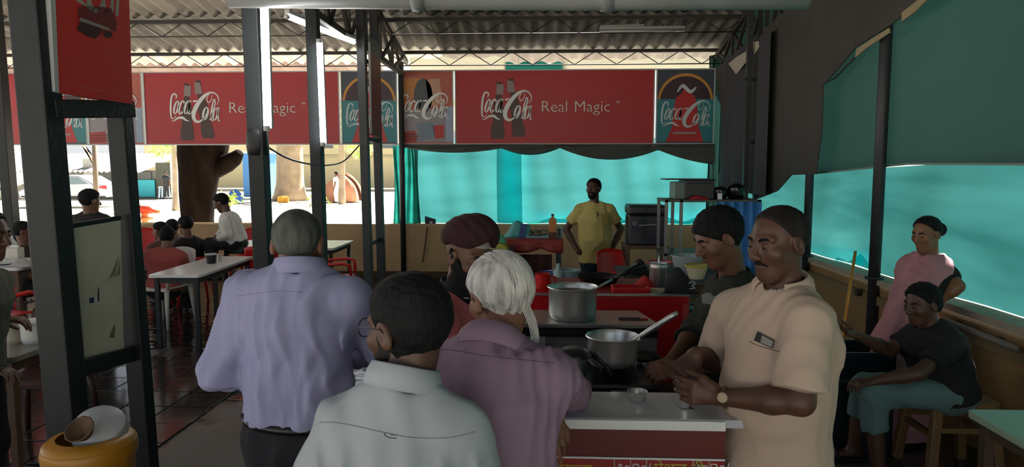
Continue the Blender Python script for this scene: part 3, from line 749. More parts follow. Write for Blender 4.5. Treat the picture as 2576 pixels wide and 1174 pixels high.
MB().prism([fr(282, 830, .013), fr(290, 815, .013), fr(288, 850, .013), fr(276, 848, .013)], -nn_f*.003).build('stain', mat('stain_brown', '7d735c', .8), bd, world=True)
# red sign panel on top
sg = MB().prism([fr(134, -120, .07), fr(322, -80, .07), fr(334, 262, .07), fr(148, 234, .07)], -nn_f*.03).build('sign_panel', mat('red_sign_print', 'd0342f', .4), SF, world=True)
MB().prism([fr(121, -120, .072), fr(135, -118, .072), fr(149, 234, .072), fr(139, 230, .072)], -nn_f*.034).build('sign_edge', mat('pale_frame', 'b7bbbd', .5), SF, world=True)
def fput(u, v): return fr(u, v, .073)
mb = MB(); ribbon(mb, [(192, 0, 3), (202, 4, 9), (212, 10, 6), (219, 17, 2)], fput)
ribbon(mb, [(226, -30, 8), (224, 5, 13), (232, 22, 13), (244, 26, 10), (253, 15, 5), (258, -10, 3)], fput)
ribbon(mb, [(262, -14, 9), (260, 10, 10), (266, 28, 10), (274, 33, 6), (280, 12, 4), (281, -10, 3)], fput)
ribbon(mb, [(284, -20, 5), (283, 34, 7)], fput); ribbon(mb, [(298, -25, 8), (294, 40, 8)], fput)
mb.build('lettering', mat('worn_white_print', 'a8a29c', .5), sg, world=True, fix=False)
BOTT = mat('cola_brown_print', '3f1f1f', .4)
MB().poly([fput(*p) for p in ((196, 44), (292, 80), (294, 55), (280, 20), (215, 12), (196, 20))]).build('bottle_print', mat('dark_red_print', '702022', .45), sg, world=True, fix=False)
def fput2(u, v): return fr(u, v, .0745)
MB().poly([fput2(*p) for p in ((202, 48), (254, 68), (256, 80), (240, 97), (222, 92), (194, 76))]).build('bottle_print', BOTT, sg, world=True, fix=False)
MB().poly([fput2(*p) for p in ((258, 76), (280, 80), (284, 92), (272, 96), (262, 92))]).build('bottle_print', BOTT, sg, world=True, fix=False)
def fput3(u, v): return fr(u, v, .0755)
MB().poly([fput3(*p) for p in ((201, 43), (278, 72), (275, 77), (200, 53))]).build('label_print', mat('pink_grey_print', '9c8f90', .5), sg, world=True, fix=False)
mb = MB(); ribbon(mb, [(170, 213, 1.5), (245, 226, 2), (322, 243, 1)], fput3); mb.build('small_print', mat('orange_line', 'c9694f', .5), sg, world=True, fix=False)
# ---------------------------------------------------------------- lit tubes
def tube_lamp(a, b, label, r=.021, out=(0, -1, 0)):
    a = np.asarray(a, float); b = np.asarray(b, float); t = thing('tube_light', label, 'tube light', tuple((a+b)/2), group='lit tube lights')
    d = nrm(b-a); o = np.asarray(out, float)
    MB().bar(a-o*.045, b-o*.045, .05, .035, o).build('batten', mat('white_batten', 'c9cccd', .4), t, world=True)
    MB().tube([a, a+d*.01, b-d*.01, b], [r*.8, r, r, r*.8], 12).build('lit_tube', TUBEL, t, True, True)
    for e, s_ in ((a, 1), (b, -1)): MB().tube([e-d*s_*.02, e+d*s_*.015], r*1.08, 12).build('end_cap', mat('white_batten', 'c9cccd', .4), t, True, True)
Y_ = 4.78; a = at(671, 322, Y_); b = at(659, -95, Y_); tube_lamp(a, b, 'long bright vertical tube light on the nearer post')
Y_ = 6.14; a = at(812, 362, Y_); b = at(802, 104, Y_); tube_lamp(a, b, 'bright vertical tube light on the second post')
a = atz(892, 107, 3.16); b = atz(793, 70, 3.16); tube_lamp(a, b, 'slanting lit tube under the truss, nearer the twin post', out=(0, 0, -1))
a = atz(775, 63, 3.16); b = atz(722, 42, 3.16); tube_lamp(a, b, 'slanting lit tube under the truss, the farther left one', out=(0, 0, -1))
t = thing('unlit_tube', 'unlit grey tube batten hanging under the dark roof at right', 'tube light', (1.3, 9.2, 3.5))
a = at(1508, 72, 8.6); b = at(1722, 69, 8.6); MB().bar(a, b, .05, .03).build('batten', mat('dull_batten', '8b8b88', .5), t, world=True); MB().tube([a-V(0, 0, .035), b-V(0, 0, .035)], .014, 8).build('tube', mat('dull_tube', 'a2a29e', .4), t, True, True)
a = at(1510, 66, 8.9); b = at(1620, 63, 8.9); [MB().tube([q_, V(q_[0], q_[1], roofz(q_[1])-.02)], .004, 5).build('hanger_wire', BLACKP, t, True, True) for q_ in (a+(b-a)*.2, a+(b-a)*.9)]; MB().bar(a, b, .03, .02).build('side_batten', mat('dull_batten', '8b8b88', .5), t, world=True)
t = thing('tube_hanger', 'thin black wires holding the slanting lit tubes up to the roof', 'wire', (-2.2, 7, 3.2))
for p in ((-2.12, 7.65), (-2.25, 7.05), (-2.31, 6.75), (-2.36, 6.5)): MB().tube([(p[0], p[1], 3.2), (p[0], p[1], roofz(p[1])-.03)], .004, 5).build('wire', BLACKP, t, True, True)
# cable
tag(MB().tube(spline([at(x, y, 5.0+1.0*(x-668)/130 if x < 798 else 6.0+1.9*(x-798)/110) for x, y in ((668, 366), (720, 396), (770, 411), (820, 416), (865, 405), (903, 366))]), .008, 6).build('hanging_cable', BLACKP, None, True), 'black cable sagging between the grey posts', 'cable')
# ---------------------------------------------------------------- banners over the back wall
BZ0, BZ1 = 2.15, 3.275
def oval(mb, cx, cy, rx, ry, sl, w0, w1, put, a0=0, a1=2*PI):
    pts = []
    for i in range(13):
        a = a0+(a1-a0)*i/12; x = rx*math.cos(a); y = ry*math.sin(a); pts.append((cx+x-sl*y, cy+y, w0+(w1-w0)*abs(math.cos(a))))
    ribbon(mb, pts, put, 2)
def cola_script(mb, put):
    """flowing script, box 0..370 x 0..215 (v down)"""
    R = lambda *p: ribbon(mb, p, put, 5)
    R((44, 48, 4), (50, 26, 9), (38, 12, 10), (20, 20, 12), (7, 62, 14), (1, 128, 14), (4, 180, 10), (22, 186, 5), (40, 165, 3))
    R((0, 202, 4), (22, 205, 6), (52, 184, 14), (88, 182, 18), (112, 198, 13), (138, 208, 2))
    oval(mb, 44, 108, 14, 46, .28, 5, 14, put)
    oval(mb, 84, 108, 17, 47, .28, 5, 16, put, .7, 5.6)
    oval(mb, 126, 108, 17, 46, .28, 5, 15, put); R((154, 58, 12), (142, 110, 14), (136, 150, 10), (150, 152, 4), (166, 128, 3))
    R((172, 66, 12), (200, 60, 12))
    R((352, 92, 3), (366, 52, 7), (346, 14, 9), (302, 4, 14), (247, 38, 26), (198, 98, 32), (172, 158, 30), (180, 198, 24), (210, 211, 16), (248, 186, 8), (272, 148, 4))
    R((302, 6, 3), (278, 44, 6), (288, 74, 7), (312, 52, 5), (316, 18, 3))
    oval(mb, 262, 152, 17, 45, .25, 5, 15, put)
    R((290, 200, 4), (312, 150, 6), (338, 80, 9), (332, 50, 7), (318, 90, 10), (306, 150, 13), (304, 196, 11), (322, 202, 4))
    oval(mb, 336, 156, 15, 44, .2, 4, 13, put); R((362, 108, 10), (356, 160, 12), (358, 205, 8), (372, 198, 3))
def bottle_pts(cx, y0, y1, w, sh=0):
    prof = ((0, .26), (.06, .30), (.08, .24), (.2, .25), (.34, .42), (.48, .66), (.58, .60), (.68, .56), (.82, .74), (.95, .8), (1, .66))
    L = [(cx-w*q+sh*t, y0+(y1-y0)*t) for t, q in prof]; Rr = [(cx+w*q+sh*t, y0+(y1-y0)*t) for t, q in reversed(prof)]
    return L+Rr
SIDEM = {}
def board(name, label, x0, x1, kind, group):
    t = thing(name, label, 'sign', ((x0+x1)/2, YB-.03, BZ0), group=group)
    y = YB-.06; W = x1-x0; Hh = BZ1-BZ0
    def put(k):
        return lambda u, v: (x0+u*W, y-.013-.0015*k, BZ1-v*Hh)       # u 0..1 right, v 0..1 down
    fm = mat('pale_frame', 'b7bbbd', .5)
    base = {'red': RED, 'teal': mat('dark_sky_print', '3d4552', .5), 'people': mat('salmon_print', 'a8584a', .5, 0, .12, 2)}[kind]
    MB().box(((x0+x1)/2, y, (BZ0+BZ1)/2), (W, .022, Hh)).build('panel', base, t, world=True)
    for (c, sz) in ((((x0+x1)/2, y-.004, BZ1+.008), (W+.02, .035, .018)), (((x0+x1)/2, y-.004, BZ0-.008), (W+.02, .035, .018)), ((x0+.008, y-.004, (BZ0+BZ1)/2), (.018, .035, Hh)), ((x1-.008, y-.004, (BZ0+BZ1)/2), (.018, .035, Hh))):
        MB().box(c, sz).build('frame_bar', fm, t, world=True)
    if kind == 'red':
        P = put(1); ox, oy, s_ = .136, .19, .253/370    # script box
        asp = W/Hh
        pb = lambda u, v: P(ox+u*s_, .135+(v+70)*s_*asp*1.02)
        for i, pts in enumerate((bottle_pts(128, -62, 345, 66, -12), bottle_pts(215, -85, 330, 62, 62))):
            MB().poly([pb(*p) for p in pts]).build('bottle_print', mat('cola_brown_print', '3f1f1f', .4), t, world=True, fix=False)
        P2 = put(2); pb2 = lambda u, v: P2(ox+u*s_, .135+(v+70)*s_*asp*1.02)
        for pts in (((112, -48), (162, -42), (158, 30), (106, 28)), ((186, -72), (230, -66), (246, 12), (190, 14))):
            MB().poly([pb2(*p) for p in pts]).build('label_print', mat('bottle_label_print', '8a7d7e', .5), t, world=True, fix=False)
        P3 = put(3); mb = MB(); cola_script(mb, lambda u, v: P3(ox+u*s_, .135+(v+70)*s_*asp*1.02)); mb.build('script_lettering', WPRINT, t, world=True, fix=False)
        mb = MB(); sz = .155*Hh/.72
        for wd_, sz_, ux, vy in (('Real', .245, .432, .565), ('Magic', .245, .598, .565), ('™', .075, .805, .47)):
            mb = MB(); text_mb(mb, wd_, sz_, lambda a, b: (x0+W*ux+a*1.02, y-.016, BZ1-Hh*vy+b), offset=-.004 if sz_ > .1 else 0)
            mb.build('lettering', mat('mint_white_print', 'cfe0d6', .5), t, world=True, fix=False)
    elif kind == 'teal':
        a_ = mat('purple_print', '3a2430', .5); P = put(1)
        def disc(rx, ry, cx, cy, z, m_, nm, lo=0, hi=PI):
            Pz = put(z); pts = [Pz(cx-rx*math.cos(a), cy-ry*math.sin(a)) for a in np.linspace(lo, hi, 25)]+[Pz(cx+rx, 1-.02), Pz(cx-rx, 1-.02)]
            MB().poly(pts).build(nm, m_, t, world=True, fix=False)
        disc(.47, .37, .5, .42, 1, mat('orange_print', 'c98a3a', .5), 'arch_print')
        disc(.43, .33, .5, .42, 2, a_, 'arch_print')
        P3 = put(3); MB().poly([P3(u, v) for u, v in ((.02, .40), (.98, .40), (.98, .98), (.02, .98))]).build('teal_print', mat('teal_print', '2b7c86', .5), t, world=True, fix=False)
        P4 = put(4); MB().poly([P4(u, v) for u, v in ((.5, .2), (.56, .3), (.66, .36), (.70, .5), (.74, .78), (.82, .98), (.18, .98), (.28, .78), (.31, .5), (.34, .38), (.44, .32))]).build('bottle_print', mat('bright_red_print', 'b3262c', .45), t, world=True, fix=False)
        P5 = put(5); mb = MB(); cola_script(mb, lambda u, v: P5(.1+u*.83/370, .42+v*.36/215))
        ribbon(mb, [(.36, .3, .02), (.45, .22, .05), (.58, .3, .05), (.68, .24, .02)], P5)
        mb.build('script_lettering', mat('pale_print', 'b9c4c8', .5), t, world=True, fix=False)
        mb = MB(); ribbon(mb, [(.3, .86, .025), (.7, .86, .025)], P5); mb.build('small_print', GPRINT, t, world=True, fix=False)
    else:
        P = put(1)
        def pl(pts, m_, k, nm='picture_print'):
            Pz = put(k); MB().poly([Pz(*p) for p in pts]).build(nm, m_, t, world=True, fix=False)
        pl(((.02, .1), (.45, .1), (.3, .35), (.02, .5)), mat('amber_print', 'b5763c', .5), 1)
        pl(((.02, .55), (.98, .5), (.98, .98), (.02, .98)), mat('mauve_print', '8f8890', .5), 1)
        pl([(.45+.17*math.cos(a), .34+.24*math.sin(a)) for a in np.linspace(0, 2*PI, 20)], mat('slate_print', '424a52', .5), 2)
        pl(((.5, .12), (.75, .1), (.8, .45), (.55, .5)), mat('peach_print', 'b98d78', .5), 2)
        pl(((.02, .84), (.3, .82), (.32, .98), (.02, .98)), mat('stripe_red_print', 'a52f2c', .5), 3)
        pl(((.32, .72), (.62, .7), (.66, .9), (.4, .97)), mat('steel_blue_print', '6f7f92', .5), 3)
        pl(((.62, .75), (.82, .74), (.82, .92), (.66, .93)), mat('bright_red_print', 'b3262c', .45), 3)
        pl(((.86, .5), (.97, .48), (.97, .98), (.86, .98)), mat('pale_blue_print', '93a3bd', .5), 3)
        for k in range(3):
            pl(((.04, .875+.035*k), (.36, .865+.035*k), (.36, .878+.035*k), (.04, .888+.035*k)), mat('maroon_print', '5a1e1e', .5), 4)
        P5 = put(5); mb = MB(); cola_script(mb, lambda u, v: P5(.06+u*.84/370, .3+v*.36/215)); mb.build('script_lettering', WPRINT, t, world=True, fix=False)
GA = 'cola advertising boards over the back wall'
board('banner_board', 'red cola banner at the far left above the plates table', -11.4, -8.28, 'red', GA)
board('banner_board', 'teal cola board with a bottle, seen between the big sign posts', -8.26, -7.33, 'teal', GA)
board('banner_board', 'cola board with a picture, seen right behind the big sign frame', -7.31, -6.39, 'people', GA)
board('banner_board', 'bright red Real Magic banner behind the lit tubes', -6.37, -3.2, 'red', GA)
board('banner_board', 'teal cola board with an orange arch behind the twin post', -3.18, -2.28, 'teal', GA)
board('banner_board', 'cola board with a salmon picture left of the darker banner', -2.26, -1.39, 'people', GA)
board('banner_board', 'darker red Real Magic banner above the turquoise sheet', -1.37, 1.74, 'red', GA)
board('banner_board', 'dark teal cola board with a bottle in the right corner', 1.76, 2.66, 'teal', GA)
# pale strip of plastic above the banners
def sheetstrip(x0, x1, z0, z1, y, material, label, name='plastic_strip'):
    m = MB(); m.grid(lambda u, v: (x0+(x1-x0)*u, y+.02*math.sin(u*9*(x1-x0)), z0+(z1-z0)*v+.02*math.sin(u*23)*v), 40, 2)
    tag(m.build(name, material, None, True), label, 'plastic sheet')
PALE = tarp_mat('pale_plastic', (.55, .56, .47), .5, .8, .5, .1)
sheetstrip(-2.1, -.58, 3.26, 3.50, YB+.06, PALE, 'pale plastic strip closing the gap above the salmon board')
sheetstrip(.32, 2.6, 3.26, 3.46, YB+.06, PALE, 'pale plastic strip closing the gap above the darker banner')
sheetstrip(-.6, .35, 3.22, 3.42, YB+.1, DGREEN, 'dark green scrap of sheet in the gap above the darker banner')
# ---------------------------------------------------------------- sheets and cloths
t = thing('back_sheet', 'glowing turquoise sheet closing the back opening behind the kitchen', 'tarpaulin', (0, YB+.2, .86))
def bs(u, v):
    x = -2.05+4.75*u; return (x, YB+.16+.03*math.sin(x*5)+.02*math.sin(x*13+v*3), .875+1.365*v)
MB().grid(bs, 80, 12).build('sheet', TEAL, t, True, True)
MB().grid(lambda u, v: (at(1255, 470, 11)[0]+.42*u, YB+.24+.01*math.sin(u*6), .875+1.37*v), 6, 4).build('overlap_strip', tarp_mat('cyan_sheet', (.0, .9, 1.0), .92, .5, fleck=.02), t, True, True)
MB().grid(lambda u, v: (-.2+2.9*u, YB+.235+.012*math.sin(u*16), .875+.13*v+.07*u*(v)), 20, 2).build('overlap_hem', tarp_mat('cyan_sheet', (.0, .9, 1.0), .92, .5, fleck=.02), t, True, True)
def curtain(name, label, x0, x1, z0, z1, y, n, amp, material):
    m = MB(); m.grid(lambda u, v: (x0+(x1-x0)*u+(.03*math.sin(v*3+u*9)), y+amp*math.sin(u*2*PI*n+v*.6), z0+(z1-z0)*v), n*12, 8)
    tag(m.build(name, material, None, True), label, 'curtain')
curtain('gathered_curtain', 'dark green sheet gathered at the left end of the turquoise sheet', -2.42, -1.98, .87, 2.13, YB+.12, 5, .045, DGREEN)
curtain('gathered_curtain', 'dark green sheet gathered in the right back corner', 2.58, 3.05, .88, 3.5, YB+.02, 4, .04, GREEN)
# swagged cloth below the banners
def swag(u, v):
    pts = ((1018, 371), (1090, 374), (1180, 384), (1262, 373), (1340, 389), (1408, 372), (1475, 392), (1530, 403), (1590, 392), (1655, 377), (1720, 396), (1795, 412))
    px = 1018+(1797-1018)*u; pk = ((1018, 371), (1262, 373), (1408, 372), (1655, 377), (1800, 414)); dp = (12, 17, 27, 6)
    i = min(3, sum(px > q[0] for q in pk[1:4])); tq = (px-pk[i][0])/(pk[i+1][0]-pk[i][0]); py = pk[i][1]+(pk[i+1][1]-pk[i][1])*tq+dp[i]*(1-(2*tq-1)**2); zb = at(px, py, YB-.1)[2]
    x = at(px, 400, YB-.1)[0]; zt = BZ0-.012; sag = (zt-zb)
    return (x, YB-.1-.05*math.sin(v*PI)-.02*math.sin(v*9+u*20), zt+(zb-zt)*v)
tag(MB().grid(swag, 130, 10).build('swag_cloth', SWAGM, None, True), 'dark grey cloth hung in swags under the darker banner', 'cloth')
# right side: turquoise lower sheet, green shade cloth above
t = thing('side_sheet', 'glowing turquoise sheet closing the right side above the low wall', 'tarpaulin', (XR+.12, 5, .86))
MB().grid(lambda u, v: (XR+.15+.022*math.sin(u*40+v*2)+.008*math.sin(u*95), -3+13.9*u, .868+(.9+.03*math.sin(u*15))*v), 120, 8).build('sheet', TEALR, t, True, True)
MB().grid(lambda u, v: (XR+.2+.02*math.sin(u*30), 6.0+2.2*u, .868+.16*v*(1-u)), 14, 2).build('overlap_strip', tarp_mat('cyan_sheet', (.0, .9, 1.0), .92, .5, fleck=.02), t, True, True)
t = thing('shade_cloth', 'dark green shade cloth hanging above the turquoise side sheet', 'tarpaulin', (XR+.1, 5, 1.75))
def shade_low(Y):
    return np.interp(Y, (-3, 3.8, 5.3, 7.2, 10.9), (1.83, 1.775, 1.79, 1.70, 1.68))
MB().grid(lambda u, v: (XR+.055+.015*math.sin(u*37+v), -3+13.9*u, shade_low(-3+13.9*u)+(roofz(-3+13.9*u)-.02-shade_low(-3+13.9*u))*v), 90, 10).build('cloth', GREEN, t, True, True)
MB().tube([(XR+.045, -3+13.9*k/60, shade_low(-3+13.9*k/60)) for k in range(61)], .009, 6).build('hem', mat('pale_hem', '7d8f86', .7), t, True, True)
# brown-black cloth draped over the far part of the side
DX = XR-.1
pl = [atx(x, y, DX) for x, y in ((1800, 175), (1830, 400), (1870, 470), (1905, 500), (1955, 480), (1990, 440), (2052, 438), (2066, 330), (2070, 215), (2110, 170), (2150, 120), (2240, 62), (2300, 15), (2340, -40), (2040, -30), (1960, 40))]
t = thing('dark_drape', 'charcoal cloth draped from the roof over the far right side', 'cloth', (DX, 8.5, 2))
MB().prism(pl, (.012, 0, 0)).build('cloth', DARKC, t, world=True)
TANM = mat('tan_cloth_edge', '8d8064', .8)
MB().prism([atx(x, y, DX-.01) for x, y in ((2155, 122), (2235, 70), (2238, 82), (2180, 120), (2150, 146))], (.01, 0, 0)).build('tan_edge', TANM, t, world=True)
MB().prism([atx(x, y, DX-.01) for x, y in ((2268, 32), (2316, -6), (2340, -10), (2300, 30), (2268, 54))], (.01, 0, 0)).build('tan_edge', TANM, t, world=True)
MB().grid(lambda u, v: (DX-.03-.05*abs(math.sin(u*14)), atx(1822+130*u, 250, DX)[1], 1.45+1.85*v), 40, 4).build('fold_panel', mat('dark_fold_cloth', '34343a', .85), t, True, True)
MB().tube([atx(x, y, DX-.03) for x, y in ((2150, 145), (2100, 196), (2070, 214))], .008, 6).build('cord', BLACKP, t, True, True)
# paper scraps tied to the beam
for pts, lb in (((1832, 160), (1853, 143), (1877, 129), (1876, 157), (1852, 187)), 'grey paper scrap hanging in the dark right corner'), (((1893, 105), (1908, 103), (1910, 118), (1897, 138)), 'small pale scrap caught on the ladder-like post'):
    o = MB().prism([atx(x, y, DX-.08) for x, y in pts], (.004, .004, 0)).build('paper_scrap', mat('paper', 'a79f92', .8), None); tag(o, lb, 'paper')
# ---------------------------------------------------------------- furniture
def rrect(w, d, r, n=5):
    pts = []
    for cx, cy, a0 in ((w/2-r, d/2-r, 0), (-w/2+r, d/2-r, PI/2), (-w/2+r, -d/2+r, PI), (w/2-r, -d/2+r, 1.5*PI)):
        for k in range(n+1): a = a0+PI/2*k/n; pts.append((cx+r*math.cos(a), cy+r*math.sin(a)))
    return pts
def table(label, cx, cy, w, d, h, rz=0, top=WHITEM, leg=None, group=None, thick=.03, legw=.04, name='dining_table', inset=.06, apron=True):
    t = thing(name, label, 'table', (cx, cy, 0), rz, group); leg = leg or STEEL
    MB().prism([(x, y, h-thick) for x, y in rrect(w, d, .03)], (0, 0, thick)).build('table_top', top, t, bevel=.004)
    for sx in (-1, 1):
        for sy in (-1, 1): MB().box((sx*(w/2-inset), sy*(d/2-inset), (h-thick)/2), (legw, legw, h-thick)).build('leg', leg, t)
    if apron:
        for sx in (-1, 1): MB().box((sx*(w/2-inset), 0, h-thick-.035), (legw*.6, d-2*inset, .05)).build('apron', leg, t)
        for sy in (-1, 1): MB().box((0, sy*(d/2-inset), h-thick-.035), (w-2*inset, legw*.6, .05)).build('apron', leg, t)
    return t
GD = 'white dining tables'
table('long white-topped dining table with a black cup on it', -3.56, 7.05, .5, 1.42, .74, rz=.05, group=GD)
table('white dining table the man in white sits on, by the ochre wall', -3.42, 9.1, 1.5, .95, .74, rz=.0, group=GD)
# left tables
table('white table with plates at the left edge', -5.72, 6.85, 1.15, .8, .78, group=GD, leg=WOODB)
table('low grey table with cups in the lower left corner', -2.98, 3.58, .62, .62, .80, group=GD, top=mat('grey_laminate', '8f8b84', .35), leg=WOODB)
table('pale green table at the right edge', 2.25, 2.56, .84, .78, .72, top=mat('pale_green_laminate', '9db59a', .35), leg=mat('brown_leg', '4a3d2c', .6), group='tables at the right')
# moulded plastic chairs (front = -y)
def chair_proto(material, legm=None):
    t = thing('plastic_chair', 'x', 'chair')
    def seat(u, v):
        x = (u-.5)*.43*(1-.06*(1-v)); y = (v-.5)*.42; return (x, y, .44-.018*math.cos((u-.5)*PI)*math.cos((v-.5)*PI)-(.02 if v < .05 else 0))
    MB().grid(seat, 10, 10).build('seat', material, t, True, solid=.012)
    def back(u, v):
        a = (u-.5); x = a*(.44-.07*v*v); bow = .05*(1-(2*a)**2)
        y = .205+bow+.10*v; z = .45+.40*v-.03*(2*a)**2*v; return (x, y, z)
    MB().grid(back, 12, 8).build('backrest', material, t, True, solid=.012)
    for sx in (-1, 1):
        MB().tube([(sx*.215, .235, .46), (sx*.235, .12, .62), (sx*.24, -.10, .635), (sx*.235, -.19, .61), (sx*.22, -.2, .45)], [.018, .02, .022, .02, .018], 8).build('armrest', material, t, True)
        for sy in (-1, 1):
            MB().tube([(sx*.19, sy*.18, .44), (sx*.205, sy*.2, .25), (sx*.225, sy*.225, .0)], [.026, .022, .016], 8).build('leg', legm or material, t, True)
    return t
ch_red = chair_proto(REDP); used = {}
ch_wht = chair_proto(mat('white_plastic', 'c9c4bd', .4))
def place(proto, x, y, rz, label, group):
    o = proto if proto.name not in used else copy_tree(proto); used[proto.name] = 1
    o.location = (x, y, 0); o.rotation_euler = (0, 0, rz); o['label'] = label; o['group'] = group; return o
GC = 'moulded plastic chairs'
p = at(1578, 700, 7.5); place(ch_red, p[0], 7.5, .6, 'red plastic chair beside the man in the yellow shirt', GC)
p = at(850, 690, 8.2); place(ch_red, p[0], 8.15, PI*.55, 'red plastic chair between the white tables and the twin post', GC)
p = at(484, 690, 8.55); place(ch_red, p[0], 8.55, -.9, 'red plastic chair holding the person in the black shirt', GC)
p = at(362, 680, 9.9); place(ch_red, p[0]-.1, 9.95, .3, 'red plastic chair against the ochre wall, behind the seated group', GC)
p = at(635, 690, 10.2); place(ch_red, p[0], 10.1, .0, 'red plastic chair at the far side of the table the man sits on', GC)
p = at(590, 690, 8.4); place(ch_red, p[0]+.55, 8.2, PI, 'red plastic chair under the near side of the table the man sits on', GC)
p = at(416, 720, 7.45); place(ch_wht, p[0], 7.42, PI-.2+PI, 'pale plastic chair under the person in the red shirt', GC)
p = at(340, 660, 8.0); place(ch_wht, p[0]-.5, 8.1, PI*.8, 'pale plastic chair partly hidden behind the sign frame', GC)
p = at(64, 700, 7.75); place(ch_red, p[0], 7.75, -.5, 'red plastic chair under the person in the dark maroon shirt', GC)
p = at(20, 720, 5.9); place(ch_red, p[0]-.1, 5.9, 2.9, 'red plastic chair at the left edge below the plates table', GC)
ch_brn = chair_proto(mat('brown_plastic', '3f231f', .45)); p = at(90, 900, 4.0); place(ch_brn, p[0]-.05, 4.12, .2, 'dark brown plastic chair at the low grey table', GC)
# ---------------------------------------------------------------- small tableware
def lathed(name, label, cat, prof, c, material, n=24, group=None, parts=(), parent=None):
    if parent is None:
        t = thing(name, label, cat, c, 0, group)
        MB().lathe(prof, (0, 0, 0), n).build(parts[0] if parts else 'body', material, t, 'auto')
        return t
def cup_prof(r0, r1, h, th=.003): return [(.0005, .001), (r0*.92, .0), (r0, .004), (r1, h), (r1-th, h), (r0-th, .008), (.0005, .008)]
p = atz(532, 662, .74); t = lathed('paper_cup', 'dark cup with a white rim on the long white table', 'cup', cup_prof(.045, .055, .1), p, mat('black_cup', '1c1a1c', .5)); MB().tube([(.054*math.cos(a), .054*math.sin(a), .1) for a in np.linspace(0, 2*PI, 25)], .006, 6).build('rim', WPRINT, t, True)
p = atz(553, 657, .74); lathed('steel_tumbler', 'small tumbler beside the dark cup', 'tumbler', cup_prof(.025, .03, .08), p, CHROME)
def plate(px, py, z, r, label, material=WPRINT, cat='plate', group='plates on the left table'):
    p = atz(px, py, z); lathed('plate', label, cat, [(.0005, .004), (r*.65, .004), (r, .022), (r, .026), (r*.62, .009), (.0005, .009)], p, material, group=group)
plate(18, 663, .78, .17, 'large white plate at the left edge of the table')
plate(72, 662, .78, .14, 'flat white plate near the edge of the plates table')
plate(90, 655, .78, .11, 'small white plate beside the person in dark maroon')
p = atz(22, 648, .78); lathed('water_jug', 'white water jug on the plates table', 'jug', [(.0005, 0), (.085, 0), (.09, .02), (.085, .16), (.055, .2), (.05, .24), (.045, .24), (.05, .19), (.0005, .19)], p, WPRINT)
p = atz(40, 655, .78); t = thing('tissue_holder', 'pale tissue box on the plates table', 'box', p); MB().box((0, 0, .07), (.13, .1, .14)).build('box', mat('ivory_plastic', 'c9c5ba', .5), t, bevel=.01); MB().box((0, 0, .15), (.09, .02, .03)).build('tissue', WPRINT, t, bevel=.005)
p = atz(60, 668, .78); t = thing('crumpled_bag', 'crumpled grey plastic bag beside the white plates', 'bag', p)
MB().grid(lambda u, v: ((u-.5)*.26, (v-.5)*.2, .055*math.sin(u*PI)*math.sin(v*PI)*(1+.5*math.sin(u*17)*math.sin(v*13))+.003), 14, 12).build('bag', mat('grey_film', 'a8a8a6', .35), t, True, solid=.003)
p = atz(44, 862, .80); lathed('paper_cup', 'translucent cup with a brown drink on the low grey table', 'cup', cup_prof(.04, .052, .115), p, mat('cup_plastic', 'a8a294', .35, 0, .15, 12)); 
p = atz(95, 858, .80); t = lathed('tub', 'white lidded tub on the low grey table', 'tub', [(.0005, 0), (.07, 0), (.078, .02), (.08, .1), (.0005, .1)], p, WPRINT); MB().lathe([(.083, .1), (.086, .104), (.084, .118), (.06, .124), (.0005, .125)], (0, 0, 0), 24).build('lid', WPRINT, t, 'auto')
# ---------------------------------------------------------------- waste bin in front of the sign frame's feet
c = at(226, 1112, 2.55); BH = c[2]; BX = thing('waste_bin', 'yellow waste bin behind the left sign posts', 'bin', (c[0], c[1], 0))
YEL = mat('yellow_plastic', 'b07a1e', .4, 0, .06, 4)
MB().lathe([(.0005, .0), (.125, 0), (.132, .02), (.158, BH-.04), (.164, BH-.03), (.166, BH), (.16, BH+.005), (.152, BH-.01), (.128, .03), (.0005, .025)], n=36).build('bucket', YEL, BX, 'auto')
MB().lathe([(.167, BH-.05), (.17, BH-.02), (.162, BH+.01), (.145, BH+.024), (.115, BH+.03)], n=36).build('rim', YEL, BX, 'auto')
Mx = np.array(Matrix.Rotation(.5, 3, 'X') @ Matrix.Rotation(.25, 3, 'Y'))
MB().lathe([(.1, -.02), (.103, .0), (.092, .036), (.055, .056), (.0005, .062)], (.03, .02, BH+.045), 30, Mx).build('swing_lid', mat('grey_white_lid', 'b4b8bb', .4), BX, 'auto')
MB().box((.07, -.155, BH-.16), (.09, .014, .012)).build('emboss', mat('worn_print', '8e8266', .5), BX, bevel=.004)
t = thing('leaf_bowl', 'dirty brown leaf bowl lying on the bin lid', 'bowl', (c[0]+.04, c[1]-.10, BH+.085))
MB().lathe([(.0005, -.03), (.028, -.028), (.045, .0), (.055, .02), (.05, .02), (.038, 0), (.0005, -.018)], n=11, M=np.array(Matrix.Rotation(.75, 3, 'X'))).build('bowl', mat('dry_leaf', '5d452e', .75, 0, .3, 18), t, True)
t = thing('rubbish_bag', 'dark rubbish heap on the floor beside the yellow bin', 'rubbish', (c[0]-.38, c[1]-.05, 0))
MB().grid(lambda u, v: (math.cos(u*2*PI)*.2*math.sin(v*PI/2)*(1+.12*math.sin(u*19)), math.sin(u*2*PI)*.17*math.sin(v*PI/2)*(1+.1*math.sin(u*25)), .2*math.cos(v*PI/2)*(1+.1*math.sin(u*13))), 24, 8).build('bag', mat('black_bag', '1b1a19', .4, bump=.5, bscale=20), t, True)
